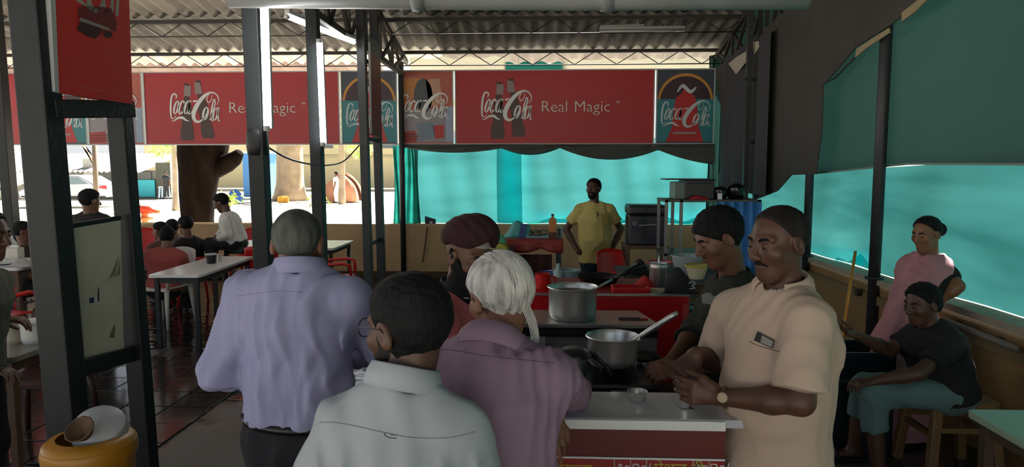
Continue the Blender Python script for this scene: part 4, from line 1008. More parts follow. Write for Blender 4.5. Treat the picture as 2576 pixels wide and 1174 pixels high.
# ---------------------------------------------------------------- serving counter (red stand with white top)
CX0, CX1, CY0, CY1, CZ = -.55, .65, 2.15, 2.42, .95
CT = thing('serving_counter', 'red serving counter with a white laminate top', 'counter', ((CX0+CX1)/2, CY0, 0))
MB().prism([(CX0, CY0, CZ-.028), (CX1, CY0+.0, CZ-.028), (CX1-.02, CY1, CZ-.028), (CX0, CY1, CZ-.028)], (0, 0, .028)).build('counter_top', mat('blue_white_laminate', 'b9bec4', .16, 0, .03, 2), CT, world=True, bevel=.004)
MB().box(((CX0+CX1)/2-.03, CY0-.004, CZ-.018), (CX1-CX0-.06, .012, .032)).build('top_edging', WPRINT, CT, world=True, bevel=.003)
DRED = mat('deep_red_panel', '5c1210', .4, 0, .08, 1.5)
MB().box(((CX0+CX1)/2-.02, CY0+.05, CZ/2-.02), (CX1-CX0-.06, .03, CZ-.04)).build('front_panel', DRED, CT, world=True)
for x in (CX0+.02, CX1-.06): MB().box((x, (CY0+CY1)/2+.02, (CZ-.03)/2), (.03, CY1-CY0-.08, CZ-.03)).build('side_panel', DRED, CT, world=True)
MB().box(((CX0+CX1)/2, (CY0+CY1)/2, .35), (CX1-CX0-.12, CY1-CY0-.1, .02)).build('shelf', DRED, CT, world=True)
# price strip on the front
fy = CY0+.034
zs = at(1600, 1151, fy)[2]
MB().box(((CX0+CX1)/2-.02, fy-.004, zs), (CX1-CX0-.06, .006, .006)).build('white_line', WPRINT, CT, world=True)
zb_ = zs-.17
MB().box(((CX0+CX1)/2-.02, fy-.001, (zs+zb_)/2), (CX1-CX0-.06, .004, zs-zb_)).build('price_panel', mat('price_red', '8c1512', .42), CT, world=True)
for px in (1545, 1586, 1626, 1743, 1783): MB().box((at(px, 1160, fy)[0], fy-.004, (zs+zb_)/2), (.003, .005, zs-zb_)).build('price_rule', mat('rule_print', 'a89a96', .5), CT, world=True)
YP = mat('yellow_print', 'c9a22c', .5); YG = mat('lime_print', 'a8a63a', .5)
def ptext(body, px, py, size, m_):
    mb = MB(); b = at(px, py, fy-.004); text_mb(mb, body, size, lambda u, v: (b[0]+u, fy-.0045, b[2]-size*.62+v)); mb.build('price_lettering', m_, CT, world=True, fix=False)
MINT = mat('mint_white_print', 'cfe0d6', .5)
for px in (1551, 1747): ptext('१०/', px, 1166, .042, MINT)
for px in (1593, 1790): ptext('२०/', px, 1166, .042, MINT)
ptext('मसाला', 1395, 1168, .05, YP); ptext('पेशल टी', 1645, 1166, .055, YG)
# on the counter
p = atz(1603, 1008, CZ); lathed('steel_bowl', 'small empty steel bowl on the white counter', 'bowl', [(.0005, .003), (.024, 0), (.028, .004), (.031, .026), (.036, .036), (.034, .036), (.028, .026), (.025, .008), (.0005, .007)], p+V(0, 0, .0), CHROME, 32)
p = atz(1740, 1027, CZ); o = MB().lathe([(.0005, .0015), (.008, .001), (.0085, 0)], p, 10).build('coffee_spot', mat('spill', '3a2a20', .4), None); tag(o, 'tiny dark spot of spilt tea on the white counter', 'spill')
GLP = at(1722, 962, 2.27); GLP[2] = CZ+.0
t = lathed('steel_glass', 'steel glass in the hand of the man in the cream shirt', 'glass', [(.0005, .003), (.022, 0), (.024, .004), (.0305, .092), (.032, .095), (.0295, .094), (.0225, .01), (.0005, .01)], GLP+V(0, 0, .002), CHROME, 28)
MB().lathe([(.0005, .07), (.028, .07)], n=24).build('tea', mat('dark_tea', '33170f', .15), t)
# ---------------------------------------------------------------- stove table behind the counter
SY0, SY1 = 2.62, 3.02
STV = thing('stove_bench', 'dark low bench with a gas stove behind the counter', 'stove bench', (.45, 2.8, 0))
MB().box((.31, 2.80, .78), (.70, .46, .03)).build('bench_top', mat('sooty_steel', '2c2b2a', .45, .4, .2, 6), STV, world=True)
for x in (0, .62):
    for y in (2.6, 3.0): MB().box((x, y, .385), (.04, .04, .77)).build('leg', STEEL_D, STV, world=True)
ST = thing('gas_stove', 'black gas stove under the steel saucepan', 'stove', (.44, 2.8, .795))
pc = at(1540, 912, 2.8); bz = pc[2]
MB().box((pc[0], 2.80, .85), (.36, .34, .11)).build('stove_body', BLACKP, ST, world=True, bevel=.01)
MB().box((pc[0]+.01, 2.628, .87), (.06, .006, .03)).build('name_plate', mat('stove_label', '7a8699', .4), ST, world=True)
MB().box((pc[0]+.012, 2.627, .842), (.07, .006, .006)).build('flame_slot', mat('flame_glow', (1, .25, .08), .5, emit=1.2), ST, world=True)
MB().lathe([(.05, .906), (.055, .92), (.04, .935), (.0005, .936)], (pc[0], 2.8, 0), 20).build('burner', mat('burner_iron', '1a1817', .5, .6), ST, 'auto', True)
for k in range(4):
    a = PI/4+k*PI/2; d = V(math.cos(a), math.sin(a), 0); MB().bar(V(pc[0], 2.8, bz-.006)+d*.04, V(pc[0], 2.8, bz-.006)+d*.13, .008, .01).build('pan_support', STEEL_D, ST, world=True); MB().bar(V(pc[0], 2.8, .9)+d*.125, V(pc[0], 2.8, bz)+d*.125, .008, .01).build('pan_support', STEEL_D, ST, world=True)
for sx in (-1, 1): MB().tube([(pc[0]+sx*.09, 2.63, .84), (pc[0]+sx*.09, 2.605, .84)], .017, 14).build('knob', mat('knob_grey', '4a4a4a', .4), ST, 'auto', True)
def saucepan(name, label, c, r, h, handle=None, spout=True, th=.004, rim=.008, content=None, hm=CHROME, gripm=None):
    t = thing(name, label, 'pot', tuple(c))
    prof = [(.0005, 0), (r*.9, 0), (r*.97, .012), (r, .03), (r, h-.01), (r+rim*.6, h-.002), (r+rim, h), (r+rim-.003, h+.003), (r-th, h-.012), (r-th, .03), (r*.9, .012), (.0005, .01)]
    m = MB(); m.lathe(prof, n=48)
    if spout:
        for i, v in enumerate(m.v):
            a = math.atan2(v[1], v[0]); k = math.exp(-((a+.55)/.16)**2)
            if v[2] > h-.04 and math.hypot(v[0], v[1]) > r*.8: f = 1+.10*k*min(1, (v[2]-h+.04)/.03); m.v[i] = (v[0]*f, v[1]*f, v[2]-.004*k)
    m.build('vessel', hm, t, 'auto')
    if content: MB().lathe([(.0005, content[0]), (r-th, content[0])], n=32).build('contents', content[1], t)
    return t
s1 = saucepan('saucepan', 'empty steel saucepan with a long handle on the stove', (pc[0], 2.8, bz), .104, .115)
a = at(1598, 853, 2.8)-V(pc[0], 2.8, bz); b = at(1704, 786, 2.74)-V(pc[0], 2.8, bz); d = nrm(b-a)
MB().tube([a-d*.03, a, a+d*.06, b-d*.03, b], [.006, .008, .011, .012, .009], 10).build('handle', CHROME, s1, True)
MB().bar(a-V(.02, 0, .015), a+d*.02, .02, .004).build('handle_bracket', CHROME, s1)
# big pot on the steel-topped warmer
WX0, WX1 = at(1335, 800, 3.2)[0], at(1660, 800, 3.2)[0]
WT = thing('warmer_cabinet', 'grey steel warmer cabinet carrying the big tea pot', 'cabinet', ((WX0+WX1)/2, 3.3, 0)); wz = at(1440, 805, 3.2)[2]
MB().prism([(WX0-.05, 3.12, wz-.02), (WX1-.01, 3.12, wz-.02), (WX1-.07, 3.44, wz-.02), (WX0-.05, 3.44, wz-.02)], (0, 0, .02)).build('cabinet_top', mat('brushed_top', '9a9b9a', .3, .85, .05, 9), WT, world=True, bevel=.003)
MB().box(((WX0+WX1)/2-.03, 3.14, wz-.045), (WX1-WX0+.02, .03, .035)).build('dark_gap', BLACKP, WT, world=True)
MB().box(((WX0+WX1)/2-.03, 3.29, (wz-.06)/2), (WX1-WX0+.02, .28, wz-.06)).build('body', mat('grey_metal_sheet', '777a78', .45, .2, .08, 2), WT, world=True)
MB().box((WX0+.0, 3.13, wz-.16), (.14, .01, .2)).build('side_plate', mat('pale_metal_sheet', '9a9a98', .4, .3), WT, world=True)
MB().box((WX1-.13, 3.25, wz+.002), (.12, .012, .006)).build('vent_slot', BLACKP, WT, world=True)
MB().box((WX1-.13, 3.22, wz+.002), (.12, .012, .006)).build('vent_slot', BLACKP, WT, world=True)
MB().box((WX1-.07, 3.235, wz+.003), (.035, .03, .006)).build('red_mark', REDP, WT, world=True)
pb_ = at(1440, 800, 3.26); pbz = wz+.001
big = saucepan('tea_pot', 'big steel pot of tea with a spoon standing in it', (pb_[0], 3.26, pbz), .115, .15, content=(.125, mat('milky_tea', '5a4430', .35)), spout=False)
sp = thing('ladle', 'steel ladle leaning in the big tea pot', 'ladle', (pb_[0], 3.26, pbz+.12))
a = at(1458, 746, 3.26); b = at(1540, 702, 3.34); MB().tube([a, a+(b-a)*.5, b], [.005, .006, .0075], 8).build('handle', CHROME, sp, True, True)
MB().lathe([(.0005, -.02), (.018, -.014), (.024, 0), (.022, 0), (.015, -.011), (.0005, -.016)], a-V(.01, 0, .0), 14).build('scoop', CHROME, sp, True, True)
# small tin and black kettle shapes beside the stove
p = at(1445, 935, 2.72); lathed('tin_can', 'steel tin beside the stove, at the elbow of the white-haired man', 'tin', [(.0005, 0), (.055, 0), (.058, .005), (.058, .085), (.055, .088), (.0005, .088)], (p[0]-.01, 2.74, .905), CHROME)
t = thing('black_pan', 'black frying pan lid on the steel tin behind the white-haired man', 'pan', (p[0]+.0, 2.74, .993)); MB().lathe([(.0005, .03), (.05, .028), (.075, .012), (.078, 0), (.072, 0), (.0005, .002)], n=24).build('lid', BLACKP, t, 'auto'); MB().tube([(.075, -.01, .008), (.13, -.03, -.03), (.15, -.05, -.1)], .012, 8).build('handle', BLACKP, t, True)
t = thing('black_box', 'black cabinet block under the steel tin', 'box', (p[0]+.0, 2.74, .795)); MB().box((0, 0, .055), (.16, .16, .108)).build('block', BLACKP, t, bevel=.008); MB().box((.07, -.082, .05), (.012, .006, .03)).build('latch', CHROME, t)
p = at(1625, 905, 2.96); lathed('steel_canister', 'steel canister with a black lid behind the saucepan', 'canister', [(.0005, 0), (.055, 0), (.057, .005), (.057, .12), (.0005, .12)], (p[0], 2.98, .797), CHROME); 
tc_ = thing('griddle', 'black iron griddle plate resting on the steel canister', 'griddle', (p[0], 2.98, .917)); MB().lathe([(.066, 0), (.068, .012), (.05, .022), (.0005, .025)], n=24).build('plate', BLACKP, tc_, 'auto')
# ---------------------------------------------------------------- red stand behind
rx1 = at(1733, 800, 3.65)[0]; rx0 = at(1300, 800, 3.65)[0]; rz = at(1550, 742, 3.65)[2]
RC = thing('red_stand', 'bright red stand whose back rises behind the tea pot', 'stand', ((rx0+rx1)/2, 3.65, 0))
MB().box(((rx0+rx1)/2, 3.66, rz/2), (rx1-rx0, .03, rz)).build('red_board', mat('bright_red_board', 'b3141b', .3, 0, .05, 1), RC, world=True, bevel=.006)
MB().box(((rx0+rx1)/2, 3.655, rz+.002), (rx1-rx0, .036, .008)).build('metal_edge', ALU, RC, world=True)
MB().box((rx1-.02, 3.642, rz/2-.05), (.03, .008, rz)).build('corner_strip', mat('pink_red_strip', 'b8403f', .4), RC, world=True)
MB().box(((rx0+rx1)/2, 4.0, rz-.03), (rx1-rx0, .66, .03)).build('work_top', mat('dull_red_top', '7e1d1b', .5), RC, world=True)
for x in (rx0+.03, rx1-.03): MB().box((x, 4.3, (rz-.05)/2), (.03, .03, rz-.05)).build('leg', STEEL_D, RC, world=True)
def on(px, py, Y): p = at(px, py, Y); return V(p[0], Y, rz-.015)
p = on(1365, 735, 3.85); t = lathed('red_jug', 'red plastic jug behind the white-haired man', 'jug', [(.0005, 0), (.045, 0), (.05, .02), (.042, .09), (.046, .1), (.042, .1), (.04, .02), (.0005, .012)], p, REDP); MB().tube([(.045, 0, .085), (.075, .01, .075), (.07, .01, .03), (.047, 0, .02)], .007, 8).build('handle', REDP, t, True)
p = on(1362, 740, 3.75); o = lathed('red_plate', 'red plate under the red jug', 'plate', [(.0005, .002), (.06, .002), (.085, .015), (.083, .018), (.06, .006), (.0005, .006)], p-V(0, .02, 0), REDP)
p = on(1505, 735, 4.12); t = lathed('frying_pan', 'black frying pan behind the big tea pot', 'pan', [(.0005, 0), (.1, 0), (.13, .045), (.135, .05), (.128, .048), (.097, .008), (.0005, .006)], p, BLACKP, 32); MB().tube([(.12, .02, .04), (.2, .06, .075), (.27, .09, .1)], [.012, .013, .016], 8).build('handle', BLACKP, t, True)
p = on(1585, 738, 3.82); t = thing('red_tray', 'shallow red plastic tray on the red stand', 'tray', p); MB().prism([(x, y, 0) for x, y in rrect(.2, .12, .02)], (0, 0, .008)).build('base', REDP, t)
for (cx_, cy_, sx, sy) in ((0, .06, .2, .006), (0, -.06, .2, .006), (.1, 0, .006, .12), (-.1, 0, .006, .12)): MB().box((cx_, cy_, .02), (sx, sy, .032)).build('wall', REDP, t, bevel=.002)
p = on(1620, 735, 3.9); t = thing('red_cloth', 'crumpled red cloth beside the red tray', 'cloth', p); MB().grid(lambda u, v: ((u-.5)*.16, (v-.5)*.13, .06*math.sin(u*PI)*math.sin(v*PI)*(1+.35*math.sin(u*9+v*6))+.002), 14, 12).build('cloth', mat('red_cloth', 'a01a17', .8), t, True, solid=.004)
p = on(1640, 738, 3.8); t = thing('cream_packet', 'cream paper packets lying before the steel mug', 'packet', p); MB().box((0, 0, .008), (.15, .05, .014), .1).build('packet', mat('cream_paper', 'b0a68a', .7), t, bevel=.004); MB().box((.02, .02, .02), (.11, .04, .01), -.15).build('packet', mat('cream_paper', 'b0a68a', .7), t, bevel=.003)
p = on(1655, 730, 3.98); t = lathed('steel_mug', 'tall steel mug on the red stand', 'mug', [(.0005, 0), (.05, 0), (.052, .005), (.05, .14), (.055, .148), (.051, .147), (.047, .012), (.0005, .012)], p, CHROME, 32); MB().tube([(.0, .02, .1), (.01, .02, .19)], .006, 6).build('spoon', CHROME, t, True)
p = on(1705, 735, 3.85); t = thing('black_bundle', 'dark crumpled apron with pale lettering at the end of the red stand', 'cloth', p)
MB().grid(lambda u, v: ((u-.5)*.2, (v-.5)*.16, .10*math.sin(u*PI)*math.sin(v*PI)*(1+.4*math.sin(u*8+v*9))+.003), 18, 14).build('cloth', mat('black_cloth', '1c1b1b', .85), t, True, solid=.004)
mb = MB(); q = at(1738, 715, 3.78)
def pq(u, v): return q+V(u*.001-.012, -.0, -v*.001+.005)
ribbon(mb, [(0, 0, 7), (20, -12, 9), (36, 2, 9), (18, 12, 8), (34, 24, 8), (4, 30, 7)], pq); mb.build('lettering', GPRINT, t, world=True, fix=False)
# slatted black crate below, at the end of the stand
t = thing('black_crate', 'black slotted crate at the right end of the red stand', 'crate', (rx1+.06, 3.7, 0)); q = at(1752, 750, 3.7)
MB().box((rx1+.12, 3.9, (rz-.15)/2), (.12, .3, rz-.16)).build('core', mat('crate_dark', '0e0e0e', .7), t, world=True)
for k in range(11): MB().box((rx1+.075, 3.735, rz-.02-.045*k), (.15, .012, .014)).build('slat', mat('crate_slat', '2c2b2c', .5), t, world=True)
# pots and basins on a wash table farther back
t = thing('wash_table', 'dark table holding basins behind the man in the dark top', 'table', (1.6, 5.5, 0)); wz2 = at(1700, 700, 5.2)[2]
xa_, xb_ = at(1560, 700, 5.4)[0], at(1860, 700, 5.4)[0]
MB().box(((xa_+xb_)/2, 5.5, wz2-.015), (xb_-xa_, .8, .03)).build('table_top', STEEL_D, t, world=True)
for x in (xa_+.05, xb_-.05):
    for y in (5.15, 5.85): MB().box((x, y, (wz2-.03)/2), (.04, .04, wz2-.03)).build('leg', STEEL_D, t, world=True)
def basin(px, Y, r, h, material, label, name='basin', rimm=None, dz=0, cat='basin'):
    p = at(px, 690, Y); t = lathed(name, label, cat, [(.0005, 0), (r*.62, 0), (r*.68, .01), (r*.97, h-.01), (r*1.04, h), (r*1.02, h+.004), (r*.93, h-.012), (r*.64, .012), (r*.0005+.0005, .012)], (p[0], Y, wz2+dz), material, 32)
    if rimm: MB().tube([(r*1.02*math.cos(a), r*1.02*math.sin(a), h) for a in np.linspace(0, 2*PI, 33)], .007, 6, False).build('rim', rimm, t, True)
    return t
PWHITE = mat('bluish_white_plastic', '9fa9ae', .35); 
basin(1728, 5.4, .125, .15, PWHITE, 'large bluish white basin on the wash table')
basin(1752, 5.2, .085, .10, mat('cream_plastic', 'c4bfa0', .35), 'cream bowl with a yellow rim on the wash table', rimm=mat('yellow_rim', 'b9a62c', .4))
basin(1660, 5.6, .10, .07, PWHITE, 'shallow basin with a red rim behind the steel mug', rimm=REDP)
t = thing('black_bag', 'black bag lying on the wash table beside the red chair', 'bag', (at(1600, 700, 5.3)[0], 5.3, wz2)); MB().grid(lambda u, v: ((u-.5)*.24, (v-.5)*.2, .11*math.sin(u*PI)*math.sin(v*PI)*(1+.4*math.sin(u*7+v*5))), 16, 12).build('bag', BLACKP, t, True, solid=.004)
MB().bar((-.08, -.05, .06), (.1, -.02, .1), .02, .006).build('strap', mat('steel_blue', '4b5560', .4), t)
# ---------------------------------------------------------------- back kitchen: red table, buckets, yellow-shirt area
Yt = 7.4; tz = at(1340, 600, Yt)[2]; x0_, x1_ = at(1268, 600, Yt)[0], at(1416, 600, Yt)[0]
RT = thing('red_table', 'dark red covered table with groceries behind the turbaned man', 'table', ((x0_+x1_)/2, Yt, 0))
MB().box(((x0_+x1_)/2, Yt+.22, tz-.015), (x1_-x0_, .7, .03)).build('table_top', mat('brick_red_top', '8c2c22', .5), RT, world=True)
MB().grid(lambda u, v: (x0_+(x1_-x0_)*u, Yt-.135-.012*math.sin(u*18)*v, tz-.002-(.09+.05*abs(math.sin(u*5)))*v), 30, 4).build('cloth_fall', mat('brick_red_top', '8c2c22', .5), RT, True, True, solid=.004)
MB().grid(lambda u, v: (x0_+.08+(x1_-x0_-.2)*u, Yt-.1+.01*math.sin(u*22), tz-.16-.32*v), 20, 3).build('skirt_cloth', mat('maroon_skirt', '3c1717', .8), RT, True, True, solid=.004)
for x in (x0_+.04, x1_-.04):
    for y in (Yt-.08, Yt+.5): MB().box((x, y, (tz-.03)/2), (.04, .04, tz-.03)).build('leg', STEEL_D, RT, world=True)
def ont(px, Y): return V(at(px, 590, Y)[0], Y, tz)
p = ont(1300, Yt+.15); t = thing('teal_packet', 'teal and blue plastic packet on the red table', 'packet', p); MB().grid(lambda u, v: ((u-.5)*.3, (v-.5)*.16, .16*math.sin(v*PI)*min(1, 3*u)*(1-.15*math.sin(u*9))), 14, 10).build('packet', mat('teal_wrap', '4d9a98', .3), t, True, solid=.003); MB().grid(lambda u, v: (.02+.07*u+.03*v, -.085, .005+.15*v), 3, 3).build('blue_label', mat('blue_wrap', '173f7c', .35), t, solid=.003)
p = ont(1355, Yt+.1); t = thing('greens_tray', 'tray of chopped greens on the red table', 'tray', p); MB().box((0, 0, .012), (.28, .14, .02)).build('tray', mat('pale_blue_tray', '7f9aa5', .4), t, bevel=.004)
m = MB(); 
for k in range(90): m.box((random.uniform(-.11, .11), random.uniform(-.05, .05), random.uniform(.025, .085)), (.03, .012, .008), random.uniform(0, 3))
o = m.build('chopped_greens', mat('grey_green_herb', '59604a', .9), t); o['kind'] = 'stuff'
p = ont(1390, Yt+.05); t = thing('carton', 'tall orange and brown carton on the red table', 'carton', p); MB().box((0, 0, .10), (.085, .07, .2)).build('carton', mat('orange_carton', 'b9793a', .5, 0, .12, 12), t, bevel=.003); MB().box((0, 0, .035), (.087, .072, .07)).build('brown_band', mat('brown_carton', '5b2418', .5), t); MB().prism([(-.0425, -.035, .2), (.0425, -.035, .2), (.0, -.035, .25)], (0, .07, 0)).build('gable_top', mat('orange_carton', 'b9793a', .5), t); MB().box((0, 0, .255), (.03, .07, .02)).build('cap', mat('cap_brown', '3a2a22', .5), t)
p = ont(1407, Yt+.12); t = thing('clear_box', 'small pale box beside the orange carton', 'box', p); MB().box((0, 0, .06), (.07, .1, .12)).build('box', mat('pale_teal_box', '7fa39b', .4), t, bevel=.004); MB().box((0, -.052, .06), (.02, .004, .08)).build('dark_label', BLACKP, t)
p = V(at(1256, 612, 7.0)[0], 7.0, at(1256, 625, 7.0)[2]); t = thing('stool_stack', 'dark stand beside the turban holding a yellow and green bag', 'stand', (p[0], 7.0, 0)); MB().box((p[0]+.02, 7.1, p[2]/2), (.26, .26, p[2])).build('stand', STEEL_D, t, world=True, bevel=.01)
t = thing('grocery_bag', 'yellow and green grocery bag beside the turban', 'bag', p+V(0, .02, 0)); MB().grid(lambda u, v: ((u-.5)*.2, (v-.5)*.14, .1*math.sin(u*PI)*math.sin(v*PI)), 10, 8).build('lower', mat('yellow_film', 'a8a13c', .4), t, True, solid=.003); MB().grid(lambda u, v: ((u-.5)*.16, (v-.5)*.1, .06+.1*math.sin(u*PI)*math.sin(v*PI)), 10, 8).build('upper', mat('green_film', '56a787', .4), t, True, solid=.003)
def bucket(px, py, Y, r, h, material, label, lid=None, z=0, handle=True):
    p = at(px, py, Y); t = lathed('bucket', label, 'bucket', [(.0005, 0), (r*.8, 0), (r*.82, .01), (r*.98, h-.01), (r*1.05, h), (r*1.03, h+.005), (r*.93, h-.01), (r*.78, .012), (.0005, .012)], (p[0], Y, z), material, 28)
    if handle: MB().tube([(r*1.04*math.cos(a), .02*math.sin(a), h-.02+r*.35*math.sin(a)) for a in np.linspace(0, PI, 14)], .005, 6).build('handle', WPRINT, t, True)
    if lid: MB().lathe([(r*1.07, h-.02), (r*1.07, h+.012), (.0005, h+.014)], n=28).build('lid', lid, t, 'auto')
    return t
PB_ = mat('milky_plastic', '9fb0b5', .35)
t = thing('kitchen_shelf', 'dark low shelf for buckets under the back wall', 'shelf', (0, 7.4, 0)); zz = .52; MB().box((at(1425, 690, 7.0)[0], 7.0, zz-.015), (.6, .3, .03)).build('board', STEEL_D, t, world=True)
for sx in (-.27, .27): MB().box((at(1425, 690, 7.0)[0]+sx, 7.0, (zz-.03)/2), (.03, .28, zz-.03)).build('side', STEEL_D, t, world=True)
bucket(1388, 690, 7.0, .1, .17, PB_, 'white bucket with a blue lid below the red table', mat('blue_lid', '2d4f86', .4), z=zz)
bucket(1432, 690, 6.95, .115, .2, mat('pale_teal_bucket', '7f9a9e', .35), 'pale teal bucket beside the legs of the yellow-shirted man', z=zz, handle=False)
p = at(1404, 690, 6.85); t = lathed('jug', 'milky plastic jug between the two buckets', 'jug', [(.0005, 0), (.05, 0), (.05, .2), (.02, .25), (.02, .28), (.015, .28), (.0005, .25)], (p[0], 6.86, zz), PB_); MB().tube([(.045, 0, .18), (.085, 0, .17), (.085, 0, .06), (.05, 0, .04)], .01, 8).build('handle', PB_, t, True)
# dark cooler and its stand
Yc = 8.0; c0 = at(1625, 615, Yc); c1 = at(1625, 515, Yc)
t = thing('cooler_stand', 'brown stand under the dark cooler box', 'stand', (c0[0], Yc, 0)); MB().box((c0[0], Yc+.1, c0[2]-.02), (.5, .45, .04)).build('top', WOODB, t, world=True)
for sx in (-1, 1):
    for sy in (-1, 1): MB().box((c0[0]+sx*.22, Yc+.1+sy*.19, (c0[2]-.04)/2), (.045, .045, c0[2]-.04)).build('leg', WOODB, t, world=True)
t = thing('cooler_box', 'dark navy cooler box between the yellow-shirted man and the rack', 'cooler', (c0[0], Yc, c0[2])); hh = c1[2]-c0[2]
MB().box((c0[0], Yc+.1, c0[2]+hh*.38), (.42, .38, hh*.76)).build('tub', mat('navy_plastic', '1b1f2b', .35), t, world=True, bevel=.02)
MB().box((c0[0], Yc+.1, c0[2]+hh*.88), (.44, .4, hh*.24)).build('lid', mat('charcoal_plastic', '24272d', .4), t, world=True, bevel=.025)
MB().bar((c0[0]-.1, Yc-.1, c0[2]+hh*.5), (c0[0]+.1, Yc-.1, c0[2]+hh*.53), .01, .012).build('handle', GPRINT, t, world=True)
MB().box((c0[0]-.15, Yc-.095, c0[2]+hh*.55), (.05, .008, .05)).build('label', mat('grey_label', '5f6670', .5), t, world=True)
# rack with a blue curtain, oven and pots on top
Yr = 6.9; ra, rb = at(1672, 500, Yr), at(1915, 500, Yr); rtz = ra[2]-.005
t = thing('wire_rack', 'steel rack with pots on top behind the two men at the counter', 'rack', ((ra[0]+rb[0])/2, Yr, 0))
for x in (ra[0]+.02, at(1712, 600, Yr)[0], rb[0]-.02):
    for y in (Yr, Yr+.45): MB().box((x, y, rtz/2), (.03, .03, rtz)).build('post', mat('grey_rack_steel', '7a7a74', .45, .4), t, world=True)
for z in (rtz-.015, at(1700, 640, Yr)[2], .3): MB().box(((ra[0]+rb[0])/2, Yr+.225, z), (rb[0]-ra[0], .48, .025)).build('shelf', mat('grey_rack_shelf', '55524c', .5, .3), t, world=True)
q0, q1 = at(1800, 500, Yr)[0], at(1912, 500, Yr)[0]
tag(MB().grid(lambda u, v: (q0+(q1-q0)*u, Yr-.04+.022*math.sin(u*30), rtz-.02-.75*v), 60, 4).build('rack_curtain', mat('blue_cloth', '3f7fc0', .7), None, True, solid=.003), 'blue cloth hanging from the rack behind the man in the dark top', 'cloth')
o0 = at(1745, 500, Yr+.2); t = thing('oven', 'black countertop oven with a grey side on the rack', 'oven', (o0[0], Yr+.25, rtz)); hh = at(1745, 452, Yr+.2)[2]-rtz
MB().box((o0[0]+.03, Yr+.24, rtz+hh/2), (.30, .32, hh)).build('case', BLACKP, t, world=True, bevel=.008); MB().box((o0[0]-.165, Yr+.235, rtz+hh/2-.01), (.1, .3, hh-.02)).build('side_panel', mat('grey_green_side', '66706a', .5), t, world=True, bevel=.006)
MB().bar((o0[0]-.08, Yr+.07, rtz+hh*.82), (o0[0]+.14, Yr+.07, rtz+hh*.82), .014, .014).build('handle', STEEL, t, world=True); MB().box((o0[0]-.06, Yr+.23, rtz+hh+.006), (.5, .34, .012)).build('top_tray', STEEL_D, t, world=True)
for (px, r, h, lb) in ((1812, .075, .13, 'dark cooking pot beside the oven on the rack'), (1852, .085, .16, 'black glossy pot with a lid at the right of the rack top')):
    p = at(px, 490, Yr+.12); t = lathed('cooking_pot', lb, 'pot', [(.0005, 0), (r*.8, 0), (r, .03), (r, h*.7), (r*1.08, h*.72), (r*.9, h*.85), (r*.3, h), (.0005, h)], (p[0], Yr+.14, rtz), mat('black_gloss', '101114', .2), 24)
    for sx in (-1, 1): MB().tube([(sx*r, -.02, h*.6), (sx*(r+.03), 0, h*.62), (sx*r, .02, h*.6)], .008, 6).build('handle', BLACKP, t, True)
p = at(1758, 498, Yr+.04); t = thing('red_rag', 'small red rag on the edge of the rack', 'cloth', (p[0], Yr+.03, rtz)); MB().grid(lambda u, v: ((u-.5)*.2, (v-.5)*.08, .04*math.sin(u*PI)*math.sin(v*PI)*(1+.3*math.sin(u*8))+.002), 12, 8).build('rag', mat('red_cloth', 'a01a17', .8), t, True, solid=.003)
t = thing('foil_box', 'small white carton on the rack before the black pot', 'box', (at(1812, 495, Yr)[0], Yr+.02, rtz)); MB().box((0, 0, .03), (.04, .04, .06)).build('box', WPRINT, t, bevel=.003); MB().box((0, 0, .062), (.042, .042, .006)).build('lid', GPRINT, t)
# small dark box on the back parapet and a pole leaning on the wall
p = at(1080, 552, YB); t = thing('switch_box', 'small navy box standing on the back parapet', 'box', (p[0], YB+.05, .87)); MB().prism([(-.08, 0, 0), (.09, 0, 0), (.09, 0, .07), (-.08, 0, .12)], (0, .06, 0)).build('case', mat('navy_box', '152036', .5), t); MB().box((.02, -.004, .02), (.04, .006, .035)).build('label', WPRINT, t)
a, b = at(1075, 572, YB-.05), at(1063, 660, YB-.05); tag(MB().tube([a, b], .012, 6).build('leaning_stick', WOODB, None), 'thin dark stick leaning on the ochre wall', 'stick')
# right side: broom, crates, stool
a, b = at(2152, 632, 5.2), at(2112, 860, 4.9); b[2] = .42; t = thing('broom', 'yellow-handled broom leaning on the brown side wall', 'broom', (b[0], b[1], 0)); MB().tube([a, b], .011, 8).build('handle', mat('bamboo', 'a8862e', .55, 0, .15, 9), t, True, True)
MB().grid(lambda u, v: b+V((u-.5)*(.04+.10*v), -.02*v, -.42*v)+V(0, .03*math.sin(u*25), 0), 16, 4).build('bristles', mat('straw', '7d6a36', .9), t, True, True, solid=.02)
p = at(2130, 975, 4.3); t = thing('navy_crate', 'dark blue plastic crate on the floor behind the man in cream', 'crate', (p[0], 4.35, 0)); NV = mat('dark_navy_plastic', '10202a', .45); hh = at(2130, 890, 4.15)[2]
for (cx_, cy_, sx, sy) in ((0, -.16, .46, .015), (0, .16, .46, .015), (-.23, 0, .015, .33), (.23, 0, .015, .33)): MB().box((cx_, cy_, hh/2), (sx, sy, hh)).build('wall', NV, t)
MB().box((0, 0, .01), (.46, .33, .02)).build('base', NV, t); MB().box((0, -.17, hh*.72), (.47, .012, .012)).build('rim_line', mat('teal_line', '3e5a5c', .5), t)
STO = thing('plastic_stool', 'brown plastic stool under the seated boy', 'stool', (2.36, 3.95, 0)); SB = mat('tan_plastic', '7a5f3d', .5, 0, .1, 5); sh_ = .46
MB().prism([(x, y, sh_-.03) for x, y in rrect(.38, .36, .06)], (0, 0, .03)).build('seat', SB, STO, bevel=.008)
for sx in (-1, 1):
    for sy in (-1, 1): MB().bar((sx*.15, sy*.14, sh_-.02), (sx*.19, sy*.18, 0), .05, .05).build('leg', SB, STO, bevel=.006)
    MB().bar((sx*.165, -.15, .26), (sx*.165, .15, .26), .03, .03).build('rail', SB, STO)
for sy in (-1, 1): MB().bar((-.16, sy*.15, .3), (.16, sy*.15, .3), .03, .03).build('rail', SB, STO)
